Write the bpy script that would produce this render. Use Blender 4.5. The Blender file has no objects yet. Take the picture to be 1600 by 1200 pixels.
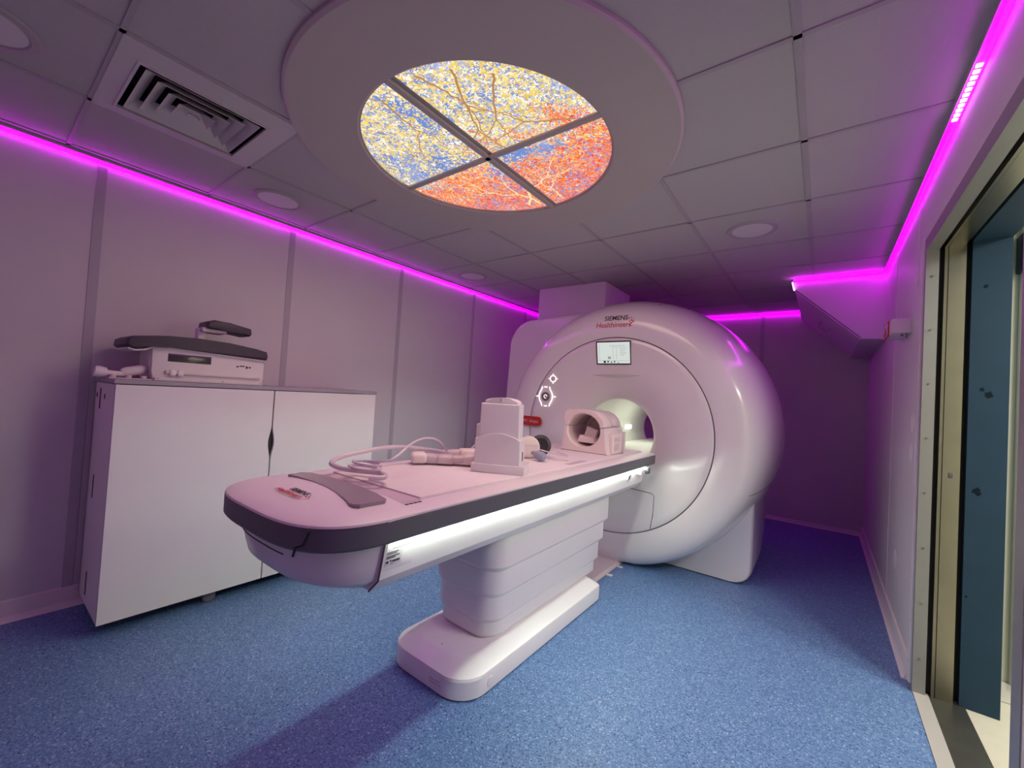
import bpy, bmesh, math, random
from mathutils import Vector, Matrix
random.seed(7)
S = bpy.context.scene
C = S.collection
PI = math.pi

# ------------------------------------------------------------------ camera
cam_d = bpy.data.cameras.new('camera'); cam = bpy.data.objects.new('camera', cam_d); C.objects.link(cam)
right = Vector((0.79801873, 0.59970775, 0.05930194))
down = Vector((0.03195899, 0.05615096, -0.99791066))
fwd = Vector((-0.60178462, 0.79824663, 0.02564346))
m = Matrix((right, -down, -fwd)).transposed().to_4x4(); m.translation = (0, 0, 1.3)
cam.matrix_world = m
cam_d.sensor_fit = 'HORIZONTAL'; cam_d.sensor_width = 36.0; cam_d.lens = 645.44 / 1600 * 36
cam_d.clip_start = 0.02
S.camera = cam

# ------------------------------------------------------------------ world, exposure, room lamps
W = bpy.data.worlds.new('World'); S.world = W; W.use_nodes = True
W.node_tree.nodes['Background'].inputs[0].default_value = (0.6, 0.6, 0.7, 1)
W.node_tree.nodes['Background'].inputs[1].default_value = 0.02
S.view_settings.view_transform = 'Standard'; S.view_settings.look = 'None'
S.view_settings.exposure = 0.0; S.view_settings.gamma = 1.0; S.view_settings.use_curve_mapping = False

PICTURE_STRENGTH = 1.0
LED_STRENGTH = 17.0
STRIP_STRENGTH = 105.0
def lamp(name, loc, direction, size, energy, color, shape='DISK', size_y=None, spread=PI):
    d = bpy.data.lights.new(name, 'AREA'); d.shape = shape; d.size = size
    if size_y: d.size_y = size_y
    d.energy = energy; d.color = color; d.spread = spread
    o = bpy.data.objects.new(name, d); C.objects.link(o); o.location = loc
    o.rotation_euler = Vector(direction).to_track_quat('-Z', 'Y').to_euler()
    return o
# corridor ceiling lamp beyond the open door
lamp('corridor_lamp', (1.40, 1.68, 2.40), (0, 0, -1), 0.5, 28, (1.0, 0.98, 0.92))
lamp('corridor_lamp', (1.75, 2.40, 2.40), (0, 0, -1), 0.5, 30, (1.0, 0.97, 0.90))
# lamps inside the magnet bore
lamp('bore_lamp', (-1.39, 3.95, 1.30), (0, -0.1, -1), 0.30, 3.2, (0.93, 1.0, 0.80), 'RECTANGLE', 0.9)

# ------------------------------------------------------------------ materials
def mat(name, col, rough=0.5, metal=0.0, spec=0.5, coat=0.0, noise=0.0, nscale=8, bump=0.0, bscale=200, emit=None, estr=0.0, alpha=None, trans=0.0):
    M = bpy.data.materials.new(name); M.use_nodes = True
    nt = M.node_tree; b = nt.nodes['Principled BSDF']
    b.inputs['Base Color'].default_value = (*col, 1); b.inputs['Roughness'].default_value = rough
    b.inputs['Metallic'].default_value = metal; b.inputs['Specular IOR Level'].default_value = spec
    b.inputs['Coat Weight'].default_value = coat; b.inputs['Coat Roughness'].default_value = 0.12
    b.inputs['Transmission Weight'].default_value = trans
    tc = nt.nodes.new('ShaderNodeTexCoord')
    if noise:
        n = nt.nodes.new('ShaderNodeTexNoise'); n.inputs['Scale'].default_value = nscale; n.inputs['Detail'].default_value = 4
        r = nt.nodes.new('ShaderNodeMix'); r.data_type = 'RGBA'
        r.inputs[6].default_value = (*[c * (1 - noise) for c in col], 1); r.inputs[7].default_value = (*[min(1, c * (1 + noise)) for c in col], 1)
        nt.links.new(tc.outputs['Object'], n.inputs['Vector']); nt.links.new(n.outputs['Fac'], r.inputs[0]); nt.links.new(r.outputs[2], b.inputs['Base Color'])
    if bump:
        n = nt.nodes.new('ShaderNodeTexNoise'); n.inputs['Scale'].default_value = bscale; n.inputs['Detail'].default_value = 2
        bp = nt.nodes.new('ShaderNodeBump'); bp.inputs['Strength'].default_value = bump; bp.inputs['Distance'].default_value = 0.002
        nt.links.new(tc.outputs['Object'], n.inputs['Vector']); nt.links.new(n.outputs['Fac'], bp.inputs['Height']); nt.links.new(bp.outputs['Normal'], b.inputs['Normal'])
    if emit:
        b.inputs['Emission Color'].default_value = (*emit, 1); b.inputs['Emission Strength'].default_value = estr
    return M

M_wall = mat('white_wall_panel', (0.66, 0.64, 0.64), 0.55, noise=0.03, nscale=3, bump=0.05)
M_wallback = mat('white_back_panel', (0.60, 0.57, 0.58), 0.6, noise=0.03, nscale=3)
M_joint = mat('grey_joint_strip', (0.46, 0.44, 0.47), 0.4)
M_skirt = mat('pale_skirting', (0.80, 0.76, 0.74), 0.45)
M_ceil = mat('ceiling_tile', (0.50, 0.48, 0.485), 0.85, noise=0.06, nscale=140, bump=0.25, bscale=160)
M_grid = mat('ceiling_grid', (0.42, 0.40, 0.41), 0.6)
M_ring = mat('painted_ring', (0.50, 0.46, 0.44), 0.6, noise=0.02, nscale=5)
M_lens = mat('lamp_lens', (0.72, 0.70, 0.70), 0.35)
M_vent = mat('vent_white_paint', (0.62, 0.60, 0.60), 0.5)
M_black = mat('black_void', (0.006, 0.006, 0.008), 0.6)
M_white = mat('gloss_white_plastic', (0.82, 0.80, 0.79), 0.32, coat=0.25, noise=0.015, nscale=4)
M_cover = mat('gantry_white', (0.80, 0.765, 0.755), 0.25, coat=0.5, noise=0.01, nscale=3)
M_white2 = mat('matt_white_plastic', (0.80, 0.77, 0.76), 0.5, noise=0.02, nscale=9)
M_bore = mat('bore_white', (0.80, 0.79, 0.76), 0.4)
M_pad = mat('pale_mattress', (0.80, 0.74, 0.73), 0.6, noise=0.02, nscale=14, bump=0.05)
M_top = mat('table_top_white', (0.80, 0.75, 0.74), 0.42, noise=0.015, nscale=7)
M_band = mat('grey_band', (0.115, 0.12, 0.135), 0.45, noise=0.04, nscale=12)
M_seam = mat('seam_dark', (0.10, 0.085, 0.09), 0.7)
M_tray = mat('smoky_tray', (0.30, 0.24, 0.27), 0.25, coat=0.4)
M_recess = mat('recess_plastic', (0.60, 0.50, 0.54), 0.5)
M_cab = mat('cabinet_white', (0.84, 0.83, 0.80), 0.5, noise=0.015, nscale=6)
M_cabtop = mat('cabinet_worktop', (0.36, 0.34, 0.38), 0.4, noise=0.03, nscale=30)
M_cush = mat('charcoal_vinyl', (0.055, 0.045, 0.062), 0.5, noise=0.1, nscale=20, bump=0.1)
M_steel = mat('brushed_steel', (0.33, 0.31, 0.25), 0.33, metal=1.0, noise=0.12, nscale=6)
M_alu = mat('aluminium_strip', (0.34, 0.34, 0.325), 0.45, metal=0.6, noise=0.05, nscale=20)
M_rubber = mat('black_gasket', (0.012, 0.012, 0.013), 0.6)
M_blue = mat('dark_blue_paint', (0.018, 0.046, 0.078), 0.6, spec=0.2, noise=0.15, nscale=5)
M_scuff = mat('dark_scuff', (0.005, 0.013, 0.022), 0.7, spec=0.1, noise=0.5, nscale=60)
M_cream = mat('cream_wall', (0.80, 0.80, 0.68), 0.6, noise=0.02, nscale=4)
M_lino = mat('corridor_lino', (0.62, 0.60, 0.50), 0.4, noise=0.06, nscale=20)
M_plate = mat('steel_threshold', (0.16, 0.16, 0.145), 0.38, metal=0.8, noise=0.3, nscale=9)
M_greystrip = mat('grey_floor_strip', (0.46, 0.45, 0.42), 0.5)
M_screenbez = mat('screen_bezel', (0.03, 0.02, 0.03), 0.3)
M_screen = mat('lit_screen', (0.05, 0.05, 0.05), 0.3, emit=(0.66, 0.72, 0.68), estr=0.95)
M_glyph = mat('screen_glyph', (0.02, 0.02, 0.02), 0.4, emit=(0.25, 0.30, 0.29), estr=1.0)
M_glyphd = mat('screen_icon', (0.02, 0.02, 0.02), 0.4)
M_litw = mat('lit_white_ring', (0.8, 0.8, 0.8), 0.4, emit=(1.0, 0.93, 0.88), estr=1.1)
M_dial = mat('dial_grey', (0.22, 0.17, 0.19), 0.35)
M_txtd = mat('dark_lettering', (0.03, 0.02, 0.03), 0.5)
M_txtr = mat('red_lettering', (0.55, 0.035, 0.03), 0.5)
M_red = mat('red_badge', (0.55, 0.018, 0.012), 0.4)
M_label = mat('paper_label', (0.66, 0.67, 0.66), 0.5)
M_cupw = mat('cream_ear_cup', (0.80, 0.74, 0.66), 0.4)
M_bulb = mat('blue_grey_bulb', (0.30, 0.33, 0.42), 0.5)
M_wheel = mat('castor_grey', (0.16, 0.15, 0.16), 0.5)
M_castor = mat('castor_dark', (0.03, 0.03, 0.032), 0.5)
M_skin_in = mat('coil_inner', (0.80, 0.68, 0.63), 0.6)
M_coil = mat('coil_plastic', (0.80, 0.70, 0.67), 0.42, noise=0.02, nscale=12)
M_coil2 = mat('coil_plastic_grey', (0.66, 0.58, 0.58), 0.5)
M_led = mat('purple_led', (0.8, 0.2, 0.8), 0.5, emit=(0.80, 0.0, 1.0), estr=LED_STRENGTH)
M_bead = mat('white_led_bead', (0.8, 0.6, 0.8), 0.5, emit=(1.0, 0.55, 1.0), estr=3.0)
M_strip = mat('white_led', (0.9, 0.9, 0.9), 0.5, emit=(0.86, 1.0, 0.84), estr=STRIP_STRENGTH)
M_borepatch = mat('glowing_white_patch', (0.9, 0.9, 0.9), 0.5, emit=(1.0, 1.0, 0.88), estr=3.0)
M_tube = mat('clear_tube', (0.84, 0.76, 0.82), 0.18, trans=0.25)
M_darkwin = mat('dark_gloss_window', (0.04, 0.045, 0.035), 0.15, coat=0.6)
M_signw = mat('sign_white', (0.66, 0.60, 0.62), 0.4)

def floor_material():
    M = bpy.data.materials.new('speckled_blue_vinyl'); M.use_nodes = True; nt = M.node_tree; N = nt.nodes; L = nt.links
    b = N['Principled BSDF']; tc = N.new('ShaderNodeTexCoord')
    v = N.new('ShaderNodeTexVoronoi'); v.inputs['Scale'].default_value = 210
    L.new(tc.outputs['Object'], v.inputs['Vector'])
    sep = N.new('ShaderNodeSeparateColor'); L.new(v.outputs['Color'], sep.inputs[0])
    ramp = N.new('ShaderNodeValToRGB'); e = ramp.color_ramp.elements
    e[0].position = 0.0; e[0].color = (0.02, 0.045, 0.14, 1)
    e[1].position = 1.0; e[1].color = (0.46, 0.58, 0.78, 1)
    for p, c in ((0.08, (0.085, 0.17, 0.36)), (0.5, (0.12, 0.235, 0.45)), (0.80, (0.17, 0.30, 0.51)), (0.95, (0.22, 0.36, 0.57))):
        q = e.new(p); q.color = (*c, 1)
    L.new(sep.outputs[0], ramp.inputs[0])
    n = N.new('ShaderNodeTexNoise'); n.inputs['Scale'].default_value = 420; n.inputs['Detail'].default_value = 2
    L.new(tc.outputs['Object'], n.inputs['Vector'])
    mx = N.new('ShaderNodeMix'); mx.data_type = 'RGBA'; mx.blend_type = 'OVERLAY'; mx.inputs[0].default_value = 0.35
    L.new(ramp.outputs[0], mx.inputs[6]); L.new(n.outputs['Color'], mx.inputs[7])
    L.new(mx.outputs[2], b.inputs['Base Color']); b.inputs['Roughness'].default_value = 0.42
    b.inputs['Specular IOR Level'].default_value = 0.35
    return M
M_floor = floor_material()

def picture_material():
    # backlit photo print of autumn trees seen from below
    M = bpy.data.materials.new('backlit_autumn_print'); M.use_nodes = True; nt = M.node_tree; N = nt.nodes; L = nt.links
    for n in list(N): N.remove(n)
    out = N.new('ShaderNodeOutputMaterial'); em = N.new('ShaderNodeEmission'); L.new(em.outputs[0], out.inputs[0])
    em.inputs[1].default_value = PICTURE_STRENGTH
    tc = N.new('ShaderNodeTexCoord'); sp = N.new('ShaderNodeSeparateXYZ'); L.new(tc.outputs['Object'], sp.inputs[0])
    def noise(scale, det=3, rough=0.55):
        n = N.new('ShaderNodeTexNoise'); n.inputs['Scale'].default_value = scale; n.inputs['Detail'].default_value = det
        n.inputs['Roughness'].default_value = rough; L.new(tc.outputs['Object'], n.inputs['Vector']); return n.outputs['Fac']
    def math_(op, a, b_, clamp=False):
        n = N.new('ShaderNodeMath'); n.operation = op; n.use_clamp = clamp
        for i, x in enumerate((a, b_)):
            if isinstance(x, (int, float)): n.inputs[i].default_value = x
            else: L.new(x, n.inputs[i])
        return n.outputs[0]
    def ramp(fac, stops, const=False):
        r = N.new('ShaderNodeValToRGB'); e = r.color_ramp.elements
        if const: r.color_ramp.interpolation = 'CONSTANT'
        e[0].position = stops[0][0]; e[0].color = (*stops[0][1], 1); e[1].position = stops[-1][0]; e[1].color = (*stops[-1][1], 1)
        for p, c in stops[1:-1]: e.new(p).color = (*c, 1)
        L.new(fac, r.inputs[0]); return r.outputs[0]
    def mix(f, a, b_):
        n = N.new('ShaderNodeMix'); n.data_type = 'RGBA'; L.new(f, n.inputs[0])
        for i, x in ((6, a), (7, b_)):
            if isinstance(x, tuple): n.inputs[i].default_value = (*x, 1)
            else: L.new(x, n.inputs[i])
        return n.outputs[2]
    def step(x, lo, hi):
        n = N.new('ShaderNodeMapRange'); L.new(x, n.inputs[0]); n.inputs[1].default_value = lo; n.inputs[2].default_value = hi; return n.outputs[0]
    def leaves(scale, dens, seed):
        mp = N.new('ShaderNodeMapping'); mp.inputs['Location'].default_value = (seed, seed * .7, 0); L.new(tc.outputs['Object'], mp.inputs[0])
        dn = N.new('ShaderNodeTexNoise'); dn.inputs['Scale'].default_value = 60; L.new(tc.outputs['Object'], dn.inputs['Vector'])
        ad = N.new('ShaderNodeMix'); ad.data_type = 'VECTOR'; ad.blend_type = 'MIX' if hasattr(ad, 'blend_type') else ad.blend_type
        ad.inputs[0].default_value = 0.05; L.new(mp.outputs[0], ad.inputs[4]); L.new(dn.outputs['Color'], ad.inputs[5])
        v = N.new('ShaderNodeTexVoronoi'); v.inputs['Scale'].default_value = scale; L.new(ad.outputs[1], v.inputs['Vector'])
        s2 = N.new('ShaderNodeSeparateColor'); L.new(v.outputs['Color'], s2.inputs[0])
        # a cell is a leaf where its random value is under the local density
        m1 = math_('LESS_THAN', s2.outputs[0], dens)
        m2 = step(v.outputs['Distance'], 0.62, 0.50)
        return math_('MULTIPLY', m1, m2), s2.outputs[1]
    sky = ramp(noise(5), [(0.3, (0.13, 0.24, 0.66)), (0.5, (0.20, 0.31, 0.70)), (0.7, (0.48, 0.52, 0.82))])
    big = noise(3.2, 4)
    # red belongs to the far side (+y), yellow to the near side
    yb = math_('ADD', math_('MULTIPLY', sp.outputs['Y'], 2.2), math_('MULTIPLY', math_('SUBTRACT', big, 0.5), 2.6))
    redness = step(yb, -0.12, 0.42)
    ydens = step(math_('ADD', big, math_('MULTIPLY', sp.outputs['Y'], -0.22)), 0.33, 0.56)
    ydens = math_('MULTIPLY', ydens, 0.86)
    m1, r1 = leaves(62, ydens, 1.3); m2, r2 = leaves(104, math_('MULTIPLY', ydens, 0.85), 4.1)
    ycol = ramp(r1, [(0.0, (1.0, 0.68, 0.08)), (0.34, (1.05, 0.84, 0.26)), (0.50, (0.92, 0.58, 0.12)), (0.66, (1.2, 1.1, 0.82)), (0.80, (0.62, 0.42, 0.16)), (0.90, (1.0, 0.74, 0.22)), (1.0, (1.0, 0.74, 0.22))], True)
    ycol2 = ramp(r2, [(0.0, (1.1, 1.0, 0.70)), (0.28, (1.0, 0.70, 0.14)), (0.55, (0.70, 0.62, 0.45)), (0.72, (1.1, 1.05, 1.1)), (0.86, (0.95, 0.85, 0.50)), (1.0, (0.95, 0.85, 0.50))], True)
    c = mix(m1, sky, ycol); c = mix(m2, c, ycol2)
    rd = math_('MULTIPLY', redness, 0.80)
    m3, r3 = leaves(70, rd, 7.7); m4, r4 = leaves(105, rd, 9.2)
    rcol = ramp(r3, [(0.0, (1.0, 0.12, 0.04)), (0.28, (1.1, 0.27, 0.07)), (0.50, (0.80, 0.06, 0.03)), (0.66, (1.1, 0.52, 0.16)), (0.82, (1.0, 0.20, 0.10)), (0.94, (1.1, 0.80, 0.55)), (1.0, (1.1, 0.80, 0.55))], True)
    rcol2 = ramp(r4, [(0.0, (1.1, 0.24, 0.06)), (0.36, (0.85, 0.08, 0.04)), (0.58, (1.1, 0.48, 0.12)), (0.78, (1.0, 0.18, 0.12)), (0.92, (1.0, 0.46, 0.42)), (1.0, (1.0, 0.46, 0.42))], True)
    c = mix(m3, c, rcol); c = mix(m4, c, rcol2)
    L.new(c, em.inputs[0])
    return M
M_print = picture_material()
def emat(name, col, s):
    M = bpy.data.materials.new(name); M.use_nodes = True; b = M.node_tree.nodes['Principled BSDF']
    b.inputs['Base Color'].default_value = (0, 0, 0, 1); b.inputs['Emission Color'].default_value = (*col, 1); b.inputs['Emission Strength'].default_value = s
    return M
M_branchw = emat('print_pale_branch', (1.1, 0.80, 0.42), 1.0)
M_branchd = emat('print_brown_branch', (0.50, 0.24, 0.08), 1.0)

# ------------------------------------------------------------------ mesh helpers
ORG = {}
def obj(name, bm, mats, parent=None, smooth=True, angle=35, world=True, recalc=True):
    if recalc: bmesh.ops.recalc_face_normals(bm, faces=bm.faces)
    if parent is not None and world:
        bmesh.ops.translate(bm, verts=bm.verts, vec=-ORG[parent.name])
    me = bpy.data.meshes.new(name); bm.to_mesh(me); bm.free()
    for q in (mats if isinstance(mats, (list, tuple)) else [mats]): me.materials.append(q)
    if smooth:
        for p in me.polygons: p.use_smooth = True
        me.set_sharp_from_angle(angle=math.radians(angle))
    o = bpy.data.objects.new(name, me); C.objects.link(o)
    if parent is not None:
        o.parent = parent; ORG[o.name] = ORG[parent.name].copy()
    else:
        ORG[o.name] = Vector((0, 0, 0))
    return o
def tag(o, label, cat, group=None):
    o['label'] = label; o['category'] = cat
    if group: o['group'] = group
    return o
def thing(name, label, cat, loc, group=None):
    o = bpy.data.objects.new(name, None); C.objects.link(o); o.location = loc; o.empty_display_size = 0.05
    ORG[o.name] = Vector(loc); return tag(o, label, cat, group)
def struct(name, bm, mats, parent=None, smooth=False, **k):
    o = obj(name, bm, mats, parent, smooth=smooth, **k)
    if parent is None: o['kind'] = 'structure'
    return o
def add_box(bm, x0, x1, y0, y1, z0, z1, bev=0.0, seg=2, mi=0):
    vs = [bm.verts.new((x, y, z)) for z in (z0, z1) for y in (y0, y1) for x in (x0, x1)]
    fs = [bm.faces.new([vs[i] for i in q]) for q in ((0, 2, 3, 1), (4, 5, 7, 6), (0, 1, 5, 4), (2, 6, 7, 3), (0, 4, 6, 2), (1, 3, 7, 5))]
    for f in fs: f.material_index = mi
    if bev:
        es = list({e for f in fs for e in f.edges})
        bmesh.ops.bevel(bm, geom=es, offset=bev, segments=seg, affect='EDGES', profile=0.5, material=mi)
    return bm
def bx(*a, **k): return add_box(bmesh.new(), *a, **k)
def loft(bm, rings, cap0=True, cap1=True, closed=True, mi=0):
    R = [[bm.verts.new(p) for p in r] for r in rings]; n = len(R[0])
    for a, b in zip(R, R[1:]):
        for i in range(n if closed else n - 1):
            j = (i + 1) % n
            f = bm.faces.new((a[i], a[j], b[j], b[i])); f.material_index = mi
    if cap0: bm.faces.new(R[0][::-1]).material_index = mi
    if cap1: bm.faces.new(R[-1]).material_index = mi
    return R
def prism(bm, poly, f, d0, d1, bev=0.0, seg=2, mi=0):
    # poly: 2D outline, f(a, b, d) -> xyz; extruded from d0 to d1
    a = [bm.verts.new(f(p[0], p[1], d0)) for p in poly]; b = [bm.verts.new(f(p[0], p[1], d1)) for p in poly]; n = len(poly)
    fs = [bm.faces.new(a[::-1]), bm.faces.new(b)]
    rim = list(fs[0].edges) + list(fs[1].edges)
    for i in range(n): fs.append(bm.faces.new((a[i], a[(i + 1) % n], b[(i + 1) % n], b[i])))
    for q in fs: q.material_index = mi
    if bev: bmesh.ops.bevel(bm, geom=rim, offset=bev, segments=seg, affect='EDGES', profile=0.5, material=mi)
    return bm
XZ = lambda a, b, d: (a, d, b)
YZ = lambda a, b, d: (d, a, b)
XY = lambda a, b, d: (a, b, d)
def rrect(x0, x1, y0, y1, r, n=6):
    if not isinstance(r, (list, tuple)): r = [r] * 4
    out = []
    for (cx, cy, a0, rr) in ((x1 - r[0], y0 + r[0], -PI / 2, r[0]), (x1 - r[1], y1 - r[1], 0, r[1]), (x0 + r[2], y1 - r[2], PI / 2, r[2]), (x0 + r[3], y0 + r[3], PI, r[3])):
        for k in range(n + 1):
            t = a0 + PI / 2 * k / n; out.append((cx + rr * math.cos(t), cy + rr * math.sin(t)))
    return out
def tube(bm, pts, r, n=8, mi=0, smooth_pts=True):
    P = [Vector(p) for p in pts]
    if smooth_pts and len(P) > 2:
        Q = []
        for i in range(len(P) - 1):
            p0 = P[max(i - 1, 0)]; p1 = P[i]; p2 = P[i + 1]; p3 = P[min(i + 2, len(P) - 1)]
            for k in range(6):
                t = k / 6
                Q.append(0.5 * ((2 * p1) + (p2 - p0) * t + (2 * p0 - 5 * p1 + 4 * p2 - p3) * t * t + (3 * p1 - p0 - 3 * p2 + p3) * t ** 3))
        Q.append(P[-1]); P = Q
    rings = []; up = Vector((0, 0, 1))
    for i, p in enumerate(P):
        d = (P[min(i + 1, len(P) - 1)] - P[max(i - 1, 0)]).normalized()
        u = d.cross(up)
        if u.length < 1e-3: u = d.cross(Vector((1, 0, 0)))
        u.normalize(); v = u.cross(d)
        rr = r[i] if isinstance(r, list) else r
        rings.append([p + rr * (math.cos(2 * PI * k / n) * u + math.sin(2 * PI * k / n) * v) for k in range(n)])
    loft(bm, rings, mi=mi); return bm
def lathe_z(bm, prof, cx, cy, n=48, cap0=True, cap1=True, mi=0):
    loft(bm, [[(cx + r * math.cos(2 * PI * k / n), cy + r * math.sin(2 * PI * k / n), z) for k in range(n)] for r, z in prof], cap0, cap1, mi=mi); return bm
def lathe_y(bm, prof, cx, cz, n=96, cap0=False, cap1=False, zmin=None, mi=0):
    rings = []
    for q in prof:
        r, y = q[0], q[1]; dz = q[2] if len(q) > 2 else 0
        ring = []
        for k in range(n):
            t = 2 * PI * k / n; z = cz + dz + r * math.sin(t)
            if zmin is not None: z = max(z, zmin)
            ring.append((cx + r * math.cos(t), y, z))
        rings.append(ring)
    loft(bm, rings, cap0, cap1, mi=mi); return bm
def cyl(bm, p0, p1, r, n=16, mi=0): return tube(bm, [p0, p1], r, n, mi, False)
def xform(bm, M4): bmesh.ops.transform(bm, matrix=M4, verts=bm.verts); return bm
TXT = {}
def text(name, s, size, M4, material, parent, bold=0.0, shear=0.0, depth=0.0004):
    c = bpy.data.curves.new('txt', 'FONT'); c.body = s; c.size = size; c.align_x = 'LEFT'; c.offset = bold; c.shear = shear; c.extrude = depth; c.resolution_u = 3
    t = bpy.data.objects.new('txt', c); C.objects.link(t); bpy.context.view_layer.update()
    me = bpy.data.meshes.new_from_object(t.evaluated_get(bpy.context.evaluated_depsgraph_get()))
    bpy.data.objects.remove(t); bpy.data.curves.remove(c)
    bm = bmesh.new(); bm.from_mesh(me); bpy.data.meshes.remove(me)
    for f in bm.faces: f.material_index = 0
    xform(bm, M4)
    return obj(name, bm, material, parent, smooth=False)
def frame4(o, x, y, z=None):
    x = Vector(x).normalized(); y = Vector(y).normalized(); z = x.cross(y).normalized(); y = z.cross(x)
    M4 = Matrix((x, y, z)).transposed().to_4x4(); M4.translation = Vector(o); return M4

# ================================================================== ROOM
XL, XR, Y0, YB, ZC = -3.27, 0.385, -1.1, 5.89, 2.48
DY0, DY1, DZ = 1.545, 2.80, 2.13          # door opening in the right wall
o = struct('floor', bx(XL - 0.1, 0.40, Y0 - 0.1, YB + 0.1, -0.05, 0.0), M_floor)
OX0, OX1, OY0, OY1 = -2.545, -2.112, 0.335, 0.792      # opening of the air vent
bm = bmesh.new(); zc = (ZC + 0.004, ZC + 0.06)
add_box(bm, XL - 0.1, XR + 0.1, Y0 - 0.1, OY0, *zc); add_box(bm, XL - 0.1, XR + 0.1, OY1, YB + 0.1, *zc)
add_box(bm, XL - 0.1, OX0, OY0, OY1, *zc); add_box(bm, OX1, XR + 0.1, OY0, OY1, *zc)
o = struct('ceiling', bm, M_ceil)
struct('wall_left', bx(XL - 0.1, XL, Y0, YB, -0.02, ZC + 0.02), M_wall)
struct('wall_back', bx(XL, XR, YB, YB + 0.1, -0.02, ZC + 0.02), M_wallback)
struct('wall_front', bx(XL, XR, Y0 - 0.1, Y0, -0.02, ZC + 0.02), M_wall)
bm = bmesh.new()
add_box(bm, XR, 0.54, DY1 + 0.055, YB + 0.1, -0.02, ZC + 0.02)
add_box(bm, XR, 0.54, Y0 - 0.1, DY0 - 0.055, -0.02, ZC + 0.02)
add_box(bm, XR, 0.54, DY0 - 0.055, DY1 + 0.055, DZ + 0.055, ZC + 0.02)
struct('wall_right', bm, M_wall)
# ceiling grid of 625 mm tiles
bm = bmesh.new()
for x in (-3.22, -2.60, -1.98, -1.35, -0.725, -0.10):
    add_box(bm, x - 0.012, x + 0.012, Y0, YB, ZC - 0.001, ZC + 0.01)
y = 0.265 - 0.627 * 2
while y < YB:
    add_box(bm, XL, XR, y - 0.009, y + 0.009, ZC - 0.001, ZC + 0.01); y += 0.627
struct('trim_1', bm, M_grid)
# joint strips of the wall panels
bm = bmesh.new()
for y in (-0.62, 0.405, 1.45, 2.475, 3.51, 4.54):
    add_box(bm, XL - 0.01, XL + 0.004, y - 0.022, y + 0.022, 0.10, ZC, 0.002, 1)
struct('trim_2', bm, M_joint)
bm = bmesh.new()
for x in (-2.70, -1.66, -0.62):
    add_box(bm, x - 0.022, x + 0.022, YB - 0.004, YB + 0.01, 0.10, ZC, 0.002, 1)
struct('trim_3', bm, M_joint)
bm = bmesh.new()
add_box(bm, XR - 0.003, XR + 0.01, 3.84, 3.86, 0.10, ZC, 0.001, 1)
add_box(bm, XR - 0.012, XR + 0.01, 2.83, 2.86, 0.02, 2.2, 0.004, 2)
add_box(bm, XR - 0.003, XR + 0.01, 3.02, 3.03, 2.0, ZC, 0.001, 1)
struct('trim_4', bm, M_wall)
# coved skirting
def skirting(name, poly, f, d0, d1): struct(name, prism(bmesh.new(), poly, f, d0, d1), M_skirt)
cove = [(0, 0), (0.028, 0), (0.018, 0.012), (0.012, 0.03), (0.010, 0.105), (0, 0.11)]
skirting('baseboard_left', [(XL + a, b) for a, b in cove], XZ, Y0, YB)
skirting('baseboard_right', [(XR - a, b) for a, b in cove], XZ, 2.90, YB)
skirting('baseboard_back', [(YB - a * 0.5, b * 0.4) for a, b in cove], YZ, XL, XR)

# ---- door opening: layered RF frame around the far jamb, lintel and near jamb
layers = [('aluminium', 0.378, 0.425, 0.0, M_alu), ('gasket', 0.428, 0.447, 0.03, M_rubber), ('lip', 0.447, 0.458, 0.002, M_steel), ('groove', 0.458, 0.462, 0.02, M_rubber),
          ('steel', 0.462, 0.520, 0.008, M_steel), ('gap', 0.520, 0.541, 0.05, M_rubber)]
def frame_ring(x0, x1, rec):
    bm = bmesh.new(); t = 0.06
    add_box(bm, x0, x1, DY1 + rec - 0.0, DY1 + rec + t, 0.0, DZ + rec)
    add_box(bm, x0, x1, DY0 - rec - t, DY0 - rec, 0.0, DZ + rec)
    add_box(bm, x0, x1, DY0 - rec - t, DY1 + rec + t, DZ + rec, DZ + rec + t)
    return bm
bmw = None
d1 = struct('door_1', frame_ring(0.382, 0.428, -0.004), M_alu)
for nm, x0, x1, rec, mt in layers[1:]:
    obj({'gasket': 'door_gasket', 'lip': 'door_lip', 'groove': 'door_groove', 'steel': 'steel_frame', 'gap': 'shadow_gap'}[nm], frame_ring(x0, x1, rec), mt, d1, smooth=False)
bm = bmesh.new()
for k in range(8):
    z = 0.16 + k * 0.262
    cyl(bm, (0.404, DY1 - 0.007, z), (0.404, DY1 - 0.003, z), 0.005, 8)
for k in range(4):
    cyl(bm, (0.404, DY1 - 0.2 - 0.3 * k, DZ + 0.001), (0.404, DY1 - 0.2 - 0.3 * k, DZ + 0.006 - 0.004), 0.005, 8)
obj('frame_screw', bm, M_steel, d1)
obj('strike_plate', bx(0.482, 0.497, DY1 + 0.004, DY1 + 0.010, 1.03, 1.055, 0.002), M_seam, d1)
# blue reveal of the building wall
bm = bmesh.new()
add_box(bm, 0.54, 0.665, DY1 + 0.012, DY1 + 0.20, 0.0, 2.60)
add_box(bm, 0.54, 0.665, 1.20, DY0 - 0.012, 0.0, 2.60)
add_box(bm, 0.54, 0.665, DY0 - 0.012, DY1 + 0.012, DZ + 0.02, 2.60)
struct('trim_5', bm, M_blue)
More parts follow.
